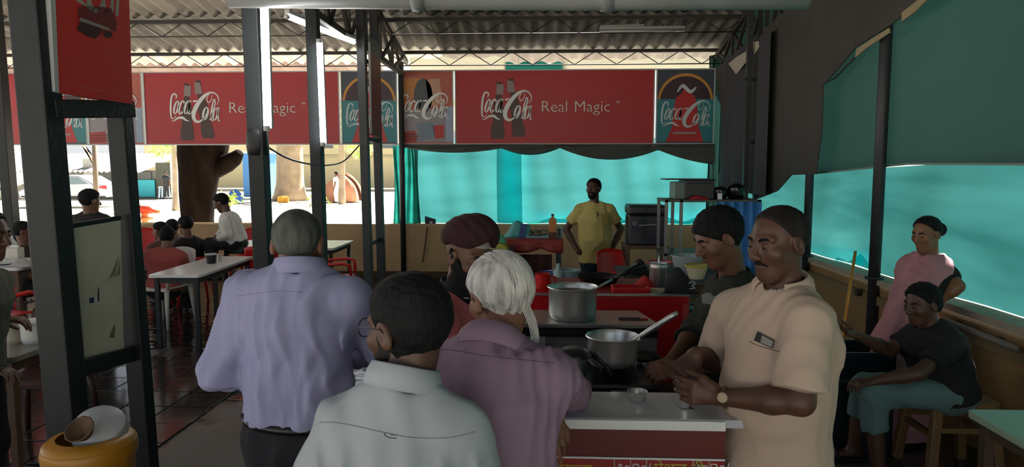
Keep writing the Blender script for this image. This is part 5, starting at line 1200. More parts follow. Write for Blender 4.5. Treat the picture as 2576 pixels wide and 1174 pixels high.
t = thing('folded_cloth', 'folded beige cloth on the front of the brown stool', 'cloth', (2.20, 3.86, sh_)); MB().grid(lambda u, v: ((u-.5)*.15, (v-.5)*.12, .05*math.sin(u*PI)*math.sin(v*PI)*(1+.2*math.sin(v*20))+.002), 12, 12).build('cloth', mat('beige_cloth', '8d8265', .8), t, True, solid=.004)
t = thing('side_rail', 'grey pipe rail fixed along the brown side wall', 'rail', (XR-.05, 4, .72)); MB().tube([atx(2372, 802, XR-.04), atx(2420, 822, XR-.04), atx(2560, 878, XR-.04)], [.014, .02, .022], 10).build('pipe', mat('grey_pvc_dark', '6f6a5e', .5), t, True, True)
for q in ((2395, 812), (2500, 854)):
    e = atx(*q, XR-.04); MB().bar(e, e+V(.06, 0, 0), .03, .03).build('bracket', STEEL_D, t, world=True)
t = thing('wall_hook', 'round dark knob on the brown side wall below the broom', 'knob', atx(2168, 735, XR-.01)); MB().tube([(0, 0, 0), (-.05, 0, 0)], .03, 14).build('knob', mat('dark_knob', '2f2a22', .5), t, 'auto')
# ---------------------------------------------------------------- outside
def tree(px, base_py, Y, r, h, label, crown=None, pts=None, cm='4d7a2a', cm2='9db548', rad=None):
    c = at(px, base_py, Y); t = thing('tree', label, 'tree', (c[0], Y, -.1)); BK = mat('bark', '120d0a', .95, 0, .35, 4, .8, 9, (1, 1, .3), spec=.03) if Y < 20 else mat('pale_bark', '8f7f6c', .9, 0, .2, 2)
    q = pts or [(0, 0, -.1), (.05, 0, h*.4), (0, 0, h*.7), (.1, 0, h)]
    MB().tube([V(*p)+V(c[0], Y, 0) for p in spline(q, 5)], np.interp(np.linspace(0, 1, (len(q)-1)*5+1), (0, .2, .5, .8) if rad else (0, .12, .6, 1), rad or (r*1.35, r, r*.85, r*.6)), 16).build('trunk', BK, t, True, True)
    if crown:
        LM = mat('leaf_'+cm, cm, .6, 0, 0, 3, col2=cm2)
        for (dx, dy, dz, rr) in crown:
            m = MB(); rg = random.Random(int(px+rr*77+dx*9))
            for k in range(150):
                th = rg.uniform(0, 2*PI); ph = math.acos(rg.uniform(-1, 1)); R = rr*rg.uniform(.55, 1.0)
                o = V(R*math.sin(ph)*math.cos(th), R*math.sin(ph)*math.sin(th), R*.75*math.cos(ph))+V(c[0]+dx, Y+dy, dz); s_ = rr*.16
                a_ = nrm(V(rg.gauss(0, 1), rg.gauss(0, 1), rg.gauss(0, .5))); b_ = nrm(np.cross(a_, V(rg.gauss(0, 1), rg.gauss(0, 1), rg.gauss(0, 1))))
                m.add([o-a_*s_, o+b_*s_*.5, o+a_*s_, o-b_*s_*.5], [(0, 1, 2, 3)])
            lo_ = m.build('leaves', LM, t, False, True, fix=False); lo_['kind'] = 'stuff'
    return t
def tr(px, py, Y): return at(px, py, Y)
c15 = at(505, 600, 15.)
tree(505, 600, 15.0, .40, 5.2, 'thick dark tree trunk right outside the back wall', crown=((-1.2, .5, 4.6, 1.5), (1.0, .3, 5.0, 1.6), (-.9, -.2, 2.75, .55)), pts=[(-.03, 0, -.1), (-.05, 0, .8), (.02, 0, 1.6), (.15, 0, 2.3), (.5, 0, 5)], rad=(.40, .34, .42, .56))
bt = [o for o in bpy.data.objects if o.name.startswith('tree')][-1]
MB().tube([tr(535, 430, 15), tr(572, 410, 14.9), tr(592, 398, 14.85), tr(603, 384, 14.8)], [.2, .2, .16, .1], 10).build('stub', MATS['bark'], bt, True, True)
tree(730, 495, 40, .8, 7, 'pale broad trunk far off beyond the blue kiosk', crown=((.6, 0, 5.3, 2.2), (3.0, 0, 4.2, 1.5), (-2, 0, 4.0, 1.3)), cm='6d9a3a', cm2='b4c86a')
tree(860, 500, 36, .16, 6, 'thin pale tree with yellow-green leaves, right of the kiosk', crown=((1.0, 0, 2.9, .9), (-.2, 0, 4.2, 1.1)), cm='8fae4e', cm2='c6d487')
tree(440, 480, 30, .12, 5, 'small green tree over the grey roofed shop', crown=((.1, 0, 3.2, .8), (-.6, 0, 2.6, .5)), cm='7fae3e', cm2='c4de70')
# bushes: low green plants by the blue kiosk
for px, py, Y, r, lb in ((577, 470, 33, .45, 'yellow-green bush behind the thick trunk'), (600, 475, 37, .35, 'small bush beside the blue kiosk'), (800, 495, 33, .4, 'low green bush behind the far walkers')):
    p = at(px, py, Y); t = thing('bush', lb, 'bush', (p[0], Y, 0)); m = MB(); rg = random.Random(px)
    for k in range(120):
        o = V(rg.gauss(0, .5)*r, rg.gauss(0, .5)*r, abs(rg.gauss(.5, .4))*r)+V(p[0], Y, 0); a_ = nrm(V(rg.gauss(0, 1), rg.gauss(0, 1), rg.gauss(0, 1)))*r*.25; b_ = nrm(V(rg.gauss(0, 1), rg.gauss(0, 1), rg.gauss(0, 1)))*r*.12; m.add([o-a_, o+b_, o+a_, o-b_], [(0, 1, 2, 3)])
    o = m.build('leaves', mat('bush_leaf', '7d9a34', .6, col2='b9c44a', vscale=3), t, False, True, fix=False); o['kind'] = 'stuff'
    MB().tube([(p[0], Y, -.1), (p[0]+.02, Y, r*.7)], .03, 6).build('stem', MATS['bark'], t, True, True)
# hydrant
p = at(365, 560, 13); HY = thing('hydrant', 'orange-red water valve on a pipe outside the wall', 'hydrant', (p[0], 13, -.1)); OR = mat('orange_red_paint', 'd0452a', .5); ztop = at(365, 520, 13)[2]
MB().lathe([(.0005, -.1), (.06, -.1), (.06, ztop-.26), (.15, ztop-.25), (.15, ztop-.21), (.07, ztop-.2), (.06, ztop-.12), (.0005, ztop-.12)], (p[0], 13, 0), 18).build('pipe', mat('orange_pipe', 'c9763f', .55), HY, 'auto', True)
MB().tube([(p[0]-.22, 13, ztop-.09), (p[0]-.08, 13, ztop-.05), (p[0]+.08, 13, ztop-.06), (p[0]+.24, 13, ztop-.1)], [.035, .075, .075, .03], 12).build('valve', OR, HY, True, True)
MB().tube([(p[0]-.1, 13, ztop-.05), (p[0]-.12, 13, ztop+.03)], [.05, .035], 10).build('cap', OR, HY, True, True); MB().tube([(p[0]+.2, 13, ztop-.1), (p[0]+.3, 13, ztop-.1)], .03, 8).build('spout', mat('orange_pipe', 'c9763f', .55), HY, True, True)
# car
Yc_ = 33.; p = at(190, 511, Yc_); CAR = thing('parked_car', 'silver sedan parked across the road', 'car', (p[0], Yc_, 0)); SILV = mat('silver_paint', 'a9adb2', .25, .5)
side = [(-2.2, .35), (-2.25, .7), (-1.9, .85), (-1.2, .95), (-.55, 1.40), (.2, 1.47), (.85, 1.42), (1.5, 1.05), (2.1, .98), (2.2, .8), (2.18, .4)]
MB().prism([(p[0]+x, Yc_-.85, z) for x, z in side], (0, 1.7, 0)).build('bodywork', SILV, CAR, world=True, bevel=.06)
MB().prism([(p[0]+x, Yc_-.862, z) for x, z in ((-1.05, .97), (-.5, 1.33), (.2, 1.39), (.8, 1.35), (1.3, 1.03))], (0, .02, 0)).build('side_window', mat('car_glass', '5c7078', .1), CAR, world=True)
MB().box((p[0]+.15, Yc_-.865, 1.17), (.05, .02, .4)).build('window_pillar', SILV, CAR, world=True)
for x in (-1.35, 1.35): MB().tube([(p[0]+x, Yc_-.87, .32), (p[0]+x, Yc_-.65, .32)], .32, 20).build('wheel', BLACKP, CAR, 'auto', True)
MB().prism([(p[0]+x, Yc_-.868, z) for x, z in ((1.65, .86), (2.18, .98), (2.2, .78))], (0, .03, 0)).build('tail_lamp', REDP, CAR, world=True)
MB().box((p[0], Yc_-.86, .42), (4.2, .03, .08)).build('sill', BLACKP, CAR, world=True)
# shop building with a grey sheet roof
Ys = 42.; t = thing('roadside_shop', 'low shop with a grey sheet roof beyond the car', 'building', (at(260, 500, Ys)[0], Ys, 0))
xl, xr_ = at(84, 440, Ys)[0], at(437, 440, Ys)[0]; zr0 = at(260, 428, Ys)[2]; zr1 = at(260, 387, Ys+4)[2]
MB().prism([(xl, Ys, -.1), (xr_, Ys, -.1), (xr_, Ys, zr0), (xl, Ys, zr0)], (0, 5, 0)).build('wall', mat('shop_wall', '6f6f6c', .8), t, world=True)
MB().grid(lambda u, v: (xl-.3+(xr_-xl-1.2)*u, Ys-1.2+5.2*v, zr0-.1+(zr1-zr0+.1)*v+.05*math.sin(u*150)), 160, 1).build('roof', mat('grey_sheet', '9b9a97', .7, 0, .2, 2), t, False, True, solid=.03)
MB().box((at(300, 440, Ys)[0], Ys-.05, zr0-.35), (4.2, .12, .5)).build('fascia', mat('shop_fascia', '57595a', .6), t, world=True)
MB().box((at(230, 445, Ys)[0], Ys-.1, 1.2), (.7, .3, 2.4)).build('pillar', mat('shop_pillar', 'a8a6a0', .7), t, world=True)
xo = at(416, 455, Ys)[0]; MB().box((xo, Ys-.06, 1.05), (1.05, .1, 2.2)).build('opening', mat('shop_dark', '54564c', .9), t, world=True)
MB().box((at(368, 476, Ys)[0], Ys-.2, .55), (1.35, .06, 1.05)).build('teal_panel', mat('bright_teal_sheet', '21a7b8', .5), t, world=True)
MB().box((at(438, 455, Ys)[0], Ys-.12, 1.2), (.2, .2, 2.5)).build('white_pillar', mat('shop_white', 'd0cdc4', .7), t, world=True)
p = at(414, 497, Ys-1); t = thing('outdoor_stool', 'pale blue plastic stool before the far shop', 'stool', (p[0], Ys-1, 0)); LB = mat('pale_blue_plastic', '9fb2c8', .5)
MB().box((0, 0, .66), (.55, .4, .06)).build('seat', LB, t, bevel=.02)
for sx in (-1, 1):
    for sy in (-1, 1): MB().bar((sx*.2, sy*.14, .64), (sx*.26, sy*.18, 0), .07, .07).build('leg', LB, t)
t = thing('white_house', 'pale house at the far left beyond the parapet', 'building', (at(40, 420, 40)[0], 40, 0)); q = at(30, 420, 40)[0]-1.6
MB().box((q-1.6, 42, 1.6), (4.2, 3, 3.4)).build('wall', mat('house_white', 'd8d4c8', .8), t, world=True)
for z, h in ((2.35, .25), (1.35, .3), (.55, .2)): MB().box((q+.0, 40.48, z), (.9, .06, h)).build('window', mat('house_window', '59616a', .4), t, world=True)
# blue kiosk, flag pole, far ochre building
q0, q1 = at(613, 490, 42)[0], at(682, 490, 42)[0]; t = thing('blue_kiosk', 'tall blue kiosk standing across the road', 'kiosk', ((q0+q1)/2, 42, 0)); kz = at(640, 386, 42)[2]
MB().box(((q0+q1)/2-.2, 42.6, kz/2), (q1-q0-.4, 1.2, kz)).build('wall', mat('kiosk_blue', '3a78b8', .5), t, world=True); MB().box((q1-.2, 42.62, kz/2), (.38, 1.22, kz)).build('door', mat('kiosk_door_blue', '4c8ac8', .5), t, world=True); MB().box(((q0+q1)/2, 42.5, kz+.08), (q1-q0+.5, 1.6, .14)).build('roof', mat('kiosk_roof', 'b4bcc4', .5), t, world=True)
a = at(240, 520, 20.); b = at(238, 340, 20.); t = thing('wooden_pole', 'brown wooden pole with a slanted stay outside the wall', 'pole', (a[0], 20, -.1)); MB().tube([V(a[0], 20, -.1), V(b[0], 20, b[2])], .075, 10).build('shaft', mat('pole_wood', '6a5b4c', .8), t, True, True); MB().prism([at(x, y, 20) for x, y in ((205, 365), (212, 365), (240, 425), (238, 400))], (0, .05, 0)).build('stay', mat('pale_cloth', 'a59c8e', .8), t, world=True)
t = thing('far_building', 'pale yellow building wall far behind the trees', 'building', (-14, 62, 0)); MB().box((-14, 63, 4.0), (46, 1, 8.0)).build('wall', mat('pale_yellow_wall', 'd6c9a0', .9, 0, .08, .2), t, world=True)
for k in range(7): MB().box((-32+k*6, 62.45, 4.4), (1.6, .12, 1.5)).build('window', mat('house_window', '59616a', .4), t, world=True)
MB().box((-14, 62.4, 2.9), (46, .3, .2)).build('ledge', mat('ledge_cream', 'b8ad8c', .9), t, world=True)
# brown stone heap and yellow drums far off
p = at(862, 495, 38); t = thing('earth_mound', 'reddish stone mound behind the far walkers', 'mound', (p[0], 38, 0)); MB().grid(lambda u, v: (p[0]+math.cos(u*2*PI)*1.1*math.sin(v*PI/2)*(1+.15*math.sin(u*17)), 38+math.sin(u*2*PI)*.8*math.sin(v*PI/2), 1.5*math.cos(v*PI/2)*(1+.1*math.sin(u*11))-.05), 20, 8).build('mound', mat('red_stone', 'a8745a', .9, 0, .2, 1.5), t, False, True)
for px, r in ((664, .28), (712, .3)):
    p = at(px, 490, 37.5); lathed('yellow_drum', 'yellow drum on the ground beside the blue kiosk, '+('nearer the grey post' if px == 664 else 'the right one'), 'drum', [(.0005, 0), (r, 0), (r*1.05, .15), (r, .3), (r*.5, .36), (.0005, .36)], (p[0], 37.5, -.1), mat('yellow_drum_paint', 'd69a2a', .6))
# stump of rubble/cloth on the ground at the kiosk's left
p = at(590, 470, 36); t = thing('blue_bundle', 'white and blue bundle on the ground left of the kiosk', 'bundle', (p[0], 36, 0)); MB().grid(lambda u, v: (p[0]+math.cos(u*2*PI)*.45*math.sin(v*PI/2), 36+math.sin(u*2*PI)*.4*math.sin(v*PI/2), .6*math.cos(v*PI/2)*(1+.1*math.sin(u*13))), 16, 6).build('bundle', mat('blue_tarp', '3a66c0', .6), t, True, True)
# ---------------------------------------------------------------- people
SK1 = mat('skin_brown', '6b4836', .5, 0, .08, 9); SK2 = mat('skin_dark_brown', '54382a', .5, 0, .08, 9); SK3 = mat('skin_tan', '7f5945', .5, 0, .08, 9)
def hair_mat(name, c, c2, sc=26): return mat(name, c, .75, 0, 0, sc, .5, 90, (1, 1, .25), col2=c2, spec=.25)
HB = hair_mat('black_hair', '08080a', '131315'); HG = hair_mat('cropped_grey_hair', '3f4140', '5f605c'); HW = hair_mat('white_hair', '8d8c8a', 'd6d5d2', 40)
EW = mat('eye_white', '6b6058', .6, spec=.2); ED = mat('eye_dark', '120c09', .2)
LAV = mat('lavender_cotton', '9495b8', .8, 0, .04, 3, .04, 260); WSH = mat('white_cotton', 'a3abb1', .8, 0, .03, 3, .05, 260); MAU = mat('mauve_cotton', '8a7186', .8, 0, .04, 3, .04, 260)
CRM = mat('cream_cotton', 'bda896', .8, 0, .04, 3, .04, 260); NAVY = mat('navy_trouser', '10131c', .85); PINK = mat('pink_polo', 'c26468', .8, 0, .04, 3, .05, 260)
OLV = mat('dark_olive_jersey', '25291f', .9, 0, .1, 5); YTEE = mat('yellow_jersey', 'c4b36c', .85, 0, .05, 4); BLK = mat('black_jersey', '151416', .9); SEAM = mat('seam_shadow', '74767c', .9)
def up(p, dz): return V(p[0], p[1], p[2]+dz)
# 1 --- man in the lavender shirt
Y0 = 2.2; S = FPX/Y0
pr = Person('person', 'man in a lavender shirt with cropped grey hair, seen from behind', at(752, 688, Y0-.02), at(748, 1085, Y0-.02), at(750, 614, Y0+.02), -4, 4, 8, 0, B=1.06, sh=.165, skin=SK3, depth=1.05,
    arms=(dict(E=at(948, 868, 2.30), W=at(880, 905, 2.55), dir=nrm(V(-.5, .8, .2)), palm=V(0, 0, -1), curl=(.6, .6, .6, .6)),
          dict(E=at(556, 935, 2.16), W=at(640, 955, 2.42), dir=nrm(V(.4, .9, .1)), palm=V(1, 0, 0), curl=(.6, .6, .7, .7))))
pr.build_body()
yk = lambda X, Y, Z: -.0042*np.exp(-((Z-(pr.N[2]-.19+.55*np.abs(X-pr.N[0])*-.2))/.14)**2)*np.cos((X-pr.N[0])*70+6*np.sin((Z-pr.N[2])*9))
sh_ = pr.shirt(LAV, g=.022, sleeve=1.82, hem=-.045, wr=.0062, seed=4, h=.0075, sg=.018, extra=yk)
pr.trousers(NAVY, top=.07); pr.shoes(BLACKP)
cl = pr.collar(LAV, r=.066, hgt=.044, fall=.052, gap=.35, flare=.02)
pr.hair(HG, .005, front=(.06, .085), back=(-.07, -.07), noise=.0, name='cropped_hair')
MB().tube([pr.P+pr.rt*(.165*math.cos(a)*1.06)+pr.fw*(.118*math.sin(a))+pr.sp*.05 for a in np.linspace(0, 2*PI, 33)], .016, 6, False).build('belt', mat('black_belt', '0b0b0c', .4), pr.root, True, True)
seam_px(sh_, ((592, 745), (640, 738), (700, 732), (760, 735)), .0009, SEAM, pr.root, 'yoke_seam')
# 2 --- young man in the white shirt, nearest
Y0 = 1.5
pr = Person('person', 'young man in a white shirt with glasses and black hair, nearest the camera', at(1012, 985, Y0-.03), at(985, 1560, Y0-.03), at(1024, 826, Y0+.01), -3, 56, 6, 2, B=.98, sh=.126, drop=.085, skin=SK2, depth=1.02, h=.011,
    arms=(dict(E=at(1222, 1330, 1.50), W=at(1180, 1520, 1.6)), dict(E=at(752, 1330, 1.50), W=at(800, 1520, 1.6))))
pr.build_body(hands=True)
def pleat(X, Y, Z):
    u = (X-pr.N[0])/.2; low = np.clip((pr.N[2]-.088-.02*u-Z)/.05, 0, 1)
    return low*(.014*(np.abs(np.sin((X-pr.N[0])*46+1.5*np.sin((Z)*6)+.8))*2-1)*np.clip(.3+.8*np.abs(u), 0, 1.1)*np.clip((1.0-np.abs(u))/.2, 0, 1)-.004*low)
sh_ = pr.shirt(WSH, g=.02, sleeve=1.8, hem=.14, wr=.005, seed=11, h=.0065, sg=.02, extra=pleat)
pr.trousers(mat('grey_trouser', '2a2c30', .85)); pr.shoes(BLACKP)
pr.collar(WSH, r=.062, hgt=.04, fall=.052, gap=.3, flare=.02, up=.014)
pr.hair(HB, .012, front=(.055, .075), back=(-.06, -.135), noise=.002, crown=.006)
pr.beard(mat('dark_stubble', '16100d', .8), .004, top=-.02)
pr.eyes(EW, ED, HB)
seam_px(sh_, ((802, 1062), (840, 1062), (900, 1072), (960, 1086), (1040, 1100), (1130, 1100), (1195, 1085)), .0008, SEAM, pr.root, 'yoke_seam')
seam_px(sh_, ((966, 1088), (970, 1096), (982, 1101), (997, 1102)), .0009, mat('loop_shadow', '45474c', .9), pr.root, 'locker_loop')
seam_px(sh_, ((983, 1094), (990, 1093), (998, 1095)), .0009, mat('loop_shadow', '45474c', .9), pr.root, 'locker_loop')
g = MB(); GLM = mat('glasses_wire', '3a3432', .3, .8)
for sx in (-1, 1):
    MB().tube([pr.hp(sx*.034+.024*math.cos(a), .104-.006*abs(math.cos(a)), .004+.021*math.sin(a)) for a in np.linspace(0, 2*PI, 25)], .0013, 6, False).build('glasses_rim', GLM, pr.root, True, True)
    MB().tube([pr.hp(sx*.058, .098, .01), pr.hp(sx*.078, .05, .012), pr.hp(sx*.085, -.005, .01), pr.hp(sx*.08, -.03, -.012)], .0013, 6).build('glasses_temple', GLM, pr.root, True, True)
MB().tube([pr.hp(-.011, .107, .01), pr.hp(0, .11, .013), pr.hp(.011, .107, .01)], .0012, 6).build('glasses_bridge', GLM, pr.root, True, True)
# 3 --- white-haired man leaning on the counter
Y0 = 1.8
pr = Person('person', 'white-haired man in a mauve shirt leaning on the white counter', at(1240, 868, 1.74), at(1222, 1330, 1.66), at(1256, 746, 1.84), -6, 34, 12, -4, B=1.0, sh=.158, skin=SK3, depth=1.1,
    arms=(dict(E=at(1432, 1003, 2.20), W=at(1398, 1024, 2.10)+V(-.0, -.02, .0), dir=nrm(V(.03, -.12, -1)), palm=V(-.3, -1, .1), curl=(.25, .2, .35, .5), spread=.06),
          dict(E=at(1110, 1120, 1.95), W=at(1200, 1110, 2.12), dir=nrm(V(.5, .8, 0)), palm=V(0, 0, -1))))
# place the resting forearm: elbow on the counter, wrist over its front edge
a_ = pr.arms['R']; a_['E'] = V(.10, 2.24, CZ+.055); a_['W'] = V(-.14, 2.27, CZ+.04); a_['dir'] = nrm(V(-1, .1, -.05)); a_['palm'] = V(0, 0, -1)
a_ = pr.arms['L']; a_['E'] = V(-.22, 2.12, CZ+.06); a_['W'] = at(1384, 1028, 2.14); a_['dir'] = nrm(V(.25, -.3, -.75)); a_['palm'] = V(-.3, .9, -.3); a_['curl'] = (.2, .12, .3, .45)
pr.build_body()
sh_ = pr.shirt(MAU, g=.02, sleeve=1.12, hem=.05, wr=.006, seed=21, h=.0075, sg=.016, sleeveL=1.6)
pr.trousers(mat('brown_trouser', '2b2623', .85)); pr.shoes(BLACKP)
pr.collar(MAU, r=.064, hgt=.036, fall=.062, gap=.4, flare=.028, up=-.004)
def whair(X, Y, Z):
    d = skull(X, Y, Z)-.014
    d = d+.0045*np.sin(260*X+90*Y+4*np.sin(34*Z))*np.clip((.09-Z)/.1, .2, 1)
    reg = -((Z-.07)-(Y-.06)*.98)/1.4; d = smax(d, reg, .008)
    return smax(d, -ell(np.abs(X), Y-(Z*.25), Z, (.09, -.006, -.008), (.024, .026, .036)), .006)
hr = pr.hf_mesh('hair', whair, HW)
rg = random.Random(5)
LK = hair_mat('pale_hair_lock', 'b9b7b3', 'dddbd6', 40)
def cling(p, t=.017):
    p = np.asarray(p, float)
    for _ in range(6):
        f = lambda q: float(skull(np.float64(q[0]), np.float64(q[1]), np.float64(q[2]))); e = 1e-3; d = f(p)
        g_ = np.array([f(p+V(e, 0, 0))-d, f(p+V(0, e, 0))-d, f(p+V(0, 0, e))-d])/e; p = p+nrm(g_)*(t-d)
    return p
for k in range(70):   # thin locks combed from the crown over the back of the head and down
    x0 = rg.uniform(-.05, .066); t0 = rg.uniform(-.1, .5); l = rg.uniform(.7, 1.0); pts = []
    for q in np.linspace(0, 1, 9):
        th = t0+q*(2.35*l-t0*.6); x = x0*(1+.25*q)+.012*q+.003*math.sin(q*6+k)
        pts.append(pr.hp(*cling(V(x, -.014-.11*math.sin(th), .03+.1*math.cos(th)), .0155)))
    MB().tube(pts, [.0012]+[.0026]*6+[.0018, .0008], 5).build('hair_lock', LK, hr, True, True)
for k in range(7):   # loose strands hanging to the collar
    x0 = .002+.005*k; s0 = cling(V(x0, -.09, .01)); s1_ = cling(V(x0+.008, -.09, -.035)); pts = [s0, s1_, s1_+V(.006, -.006, -.04), s1_+V(.004, -.010, -.078-.002*k), s1_+V(-.014, -.012, -.098-.002*k), s1_+V(-.03-.002*k, -.010, -.092)]
    MB().tube([pr.hp(*p) for p in spline(pts, 4)], .0014, 5).build('hair_lock', LK, hr, True, True)
pr.eyes(EW, ED, HW)
MB().tube([pr.hp(-.062, .09, .01), pr.hp(-.08, .045, .012), pr.hp(-.086, -.005, .008), pr.hp(-.081, -.03, -.014)], .0014, 6).build('glasses_temple', GLM, pr.root, True, True)
seam_px(sh_, ((1095, 876), (1150, 882), (1215, 893), (1300, 903), (1395, 912)), .0008, mat('mauve_seam', '55424f', .9), pr.root, 'yoke_seam')
# 4 --- man in the maroon turban
Y0 = 2.62
pr = Person('person', 'bearded man in a maroon turban and pink polo shirt', at(1150, 735, Y0+.02), at(1150, 1020, Y0+.03), at(1180, 648, Y0), -105, -132, 12, -4, B=1.04, sh=.16, skin=SK1, depth=1.1, belly=.02)
pr.build_body()
pr.shirt(PINK, g=.022, sleeve=.75, hem=.1, wr=.004, seed=31, h=.009, sg=.018)
pr.trousers(NAVY); pr.shoes(BLACKP)
pr.collar(mat('navy_collar', '1a1c2e', .8), r=.063, hgt=.034, fall=.045, gap=.55, flare=.02)
TURB = mat('maroon_turban', '331215', .85, 0, .1, 6, .2, 120)
def turban(X, Y, Z):
    s_ = np.sign(X); aX = np.abs(X)
    d = ell(X, Y-.25*(Z-.08), Z, (0, -.018, .082), (.102, .118, .088))
    d = smin(d, ell(X, Y, Z, (0, .03, .12), (.05, .075, .05)), .03)
    d = d-.0035*np.abs(np.sin(62*(Z-.9*aX*.9+.35*Y)))
    v = -(Z-(.064+.0*Y)-(.05-aX)*.9*np.clip((Y+.02)/.08, 0, 1)+np.clip(-Y, 0, .12)*.42)*.75
    return smax(d, v, .01)
pr.hf_mesh('turban', turban, TURB, .22, .0055)
pr.hf_mesh('turban_under_cloth', lambda X, Y, Z: np.maximum(skull(X, Y, Z)-.006, np.maximum(-(Z-.058), np.maximum(-(Y-.03), np.abs(X)-.045))), mat('pale_band', 'b5a8a0', .8), .15, .004)
pr.beard(HB, .012, top=-.02, full=.05, back=.03); pr.eyes(EW, ED, HB)
# 5 --- man in the cream shirt
Y0 = 2.2
pr = Person('person', 'moustached man in a cream short-sleeved shirt holding a steel glass', at(1972, 728, Y0+.03), at(1948, 1120, Y0+.05), at(1956, 610, Y0), 128, 116, 8, 0, B=1.04, sh=.16, skin=SK2, depth=1.1, belly=.03, h=.011, hf=.0042,
    arms=(dict(S=at(1842, 782, 2.40), E=at(1800, 905, 2.52), W=at(1752, 890, 2.34), dir=nrm(V(-.62, -.25, -.55)), palm=V(-.3, .3, -.9), curl=(.75, .8, .85, .9), thumb=(V(-.6, -.4, -.6), V(-.5, -.1, -.9))),
          dict(S=at(2036, 800, 2.08), E=at(2014, 1010, 2.0), W=at(1812, 998, 2.125), dir=nrm(V(-.93, .2, .1)), palm=V(.3, .9, -.1), curl=(.3, .36, .42, .48), thumb=(V(-.75, .35, .55), V(-.75, .6, .2)), spread=.02)))
pr.build_body()
def plk(X, Y, Z): return 0.
sh_ = pr.shirt(CRM, g=.022, sleeve=.86, hem=.2, wr=.005, wf=.8, seed=45, h=.0075, sg=.024, flare=.03)
pr.trousers(NAVY); pr.shoes(BLACKP)
pr.collar(CRM, r=.064, hgt=.036, fall=.056, gap=.6, flare=.03, pts_drop=.04, up=.008)
pr.hair(hair_mat('thin_black_hair', '171413', '2a2522'), .006, front=(.052, .088), back=(-.06, -.075), noise=.001)
pr.moustache(HB); pr.eyes(EW, ED, HB)
# watch
a_ = pr.arms['L']; wd_ = nrm(a_['W']-a_['E']); wc = a_['E']+(a_['W']-a_['E'])*.93; xx = nrm(np.cross(wd_, V(0, 0, 1))); yy = np.cross(xx, wd_)
wt = MB().tube([wc+(xx*math.cos(a)+yy*math.sin(a))*.031 for a in np.linspace(0, 2*PI, 25)], .006, 6, False).build('watch_strap', mat('gold_strap', '8a7350', .35, .8), pr.root, True, True)
fd = -xx if (-xx)[1] < 0 else xx; fd = nrm(fd+V(0, 0, .25)); M3 = np.stack([wd_, np.cross(fd, wd_), fd], 1)
MB().lathe([(.0005, .008), (.0155, .008), (.0165, .004), (.0165, 0)], wc+fd*.029, 20, M3).build('watch_face', mat('watch_dial', 'b5a488', .3, .3), wt, 'auto', True)
# phone in the pocket
ph = at(1915, 857, 1.9); bvm = sh_.data; Mm = mw(sh_); bv = BVHTree.FromPolygons([Mm @ v.co for v in bvm.vertices], [tuple(p.vertices) for p in bvm.polygons])
def onshirt(x, y, off=.004):
    d = Vector(nrm(ray(x, y))); h = bv.ray_cast(Vector(_C)+d*1.2, d, 3); return np.array(h[0])-np.array(d)*off if h[0] is not None else at(x, y, 2.0)
tt = thing('phone', 'pale phone sticking out of the cream shirt pocket', 'phone', tuple(onshirt(1920, 862)))
c4 = [onshirt(x, y, .006) for x, y in ((1905, 833), (1948, 856), (1942, 876), (1896, 856))]
MB().prism(c4, -nrm(ray(1915, 857))*.006).build('case', mat('phone_dark', '2a2622', .3), tt, world=True)
c5 = [onshirt(x, y, .0135) for x, y in ((1912, 840), (1945, 858), (1941, 873), (1905, 858))]
MB().prism(c5, -nrm(ray(1915, 857))*.001).build('back', mat('phone_pale', '8d8d86', .25), tt, world=True)
c6 = [onshirt(x, y, .0155) for x, y in ((1909, 838), (1916, 842), (1912, 861), (1902, 856))]
MB().prism(c6, -nrm(ray(1915, 857))*.001).build('camera_bump', BLACKP, tt, world=True)
seam_px(sh_, ((1885, 858), (1905, 868), (1945, 880), (1962, 884)), .0014, mat('cream_seam', '6e5d4b', .9), pr.root, 'pocket_edge')
# 6 --- man in the dark top behind the counter
Y0 = 2.85
pr = Person('person', 'young man in a dark olive top looking down behind the counter', at(1848, 702, Y0+.05), at(1860, 985, Y0+.08), at(1806, 598, Y0), 96, 100, 24, 0, B=1.0, sh=.152, skin=SK1, depth=1.05,
    arms=(dict(E=at(1752, 830, 3.06), W=at(1690, 905, 2.82), dir=nrm(V(-.8, -.3, -.2)), palm=V(0, 0, -1), curl=(.6, .6, .6, .6)),
          dict(E=at(1836, 900, 2.68), W=at(1715, 930, 2.60), dir=nrm(V(-.95, -.05, -.05)), palm=V(.1, .6, -.7), curl=(.6, .65, .7, .75))))
pr.build_body()
pr.shirt(OLV, g=.024, sleeve=1.35, hem=.1, wr=.005, seed=51, h=.009, sg=.02)
pr.trousers(BLK); pr.shoes(BLACKP)
pr.collar(OLV, r=.062, hgt=.02, fall=.024, gap=.02, flare=.012, name='neckband')
pr.hair(HB, .016, front=(.07, .045), back=(-.055, -.06), noise=.003, crown=.004); pr.eyes(EW, ED, HB)
pr.moustache(HB, .004)
pc_ = pr.N-pr.sp*.14+pr.rt*-.02
mb = MB(); mb.poly([at(x, y, 2.72) for x, y in ((1765, 738), (1783, 742), (1790, 736), (1800, 746), (1815, 748), (1818, 760), (1800, 766), (1768, 764))])
MB().prism([at(x, y, 2.715) for x, y in ((1765, 742), (1776, 737), (1788, 736), (1792, 744), (1806, 744), (1817, 752), (1816, 760), (1792, 767), (1768, 762))], (0, .006, 0)).build('chest_print', mat('grey_white_print', '8b8b86', .7), pr.root, world=True)
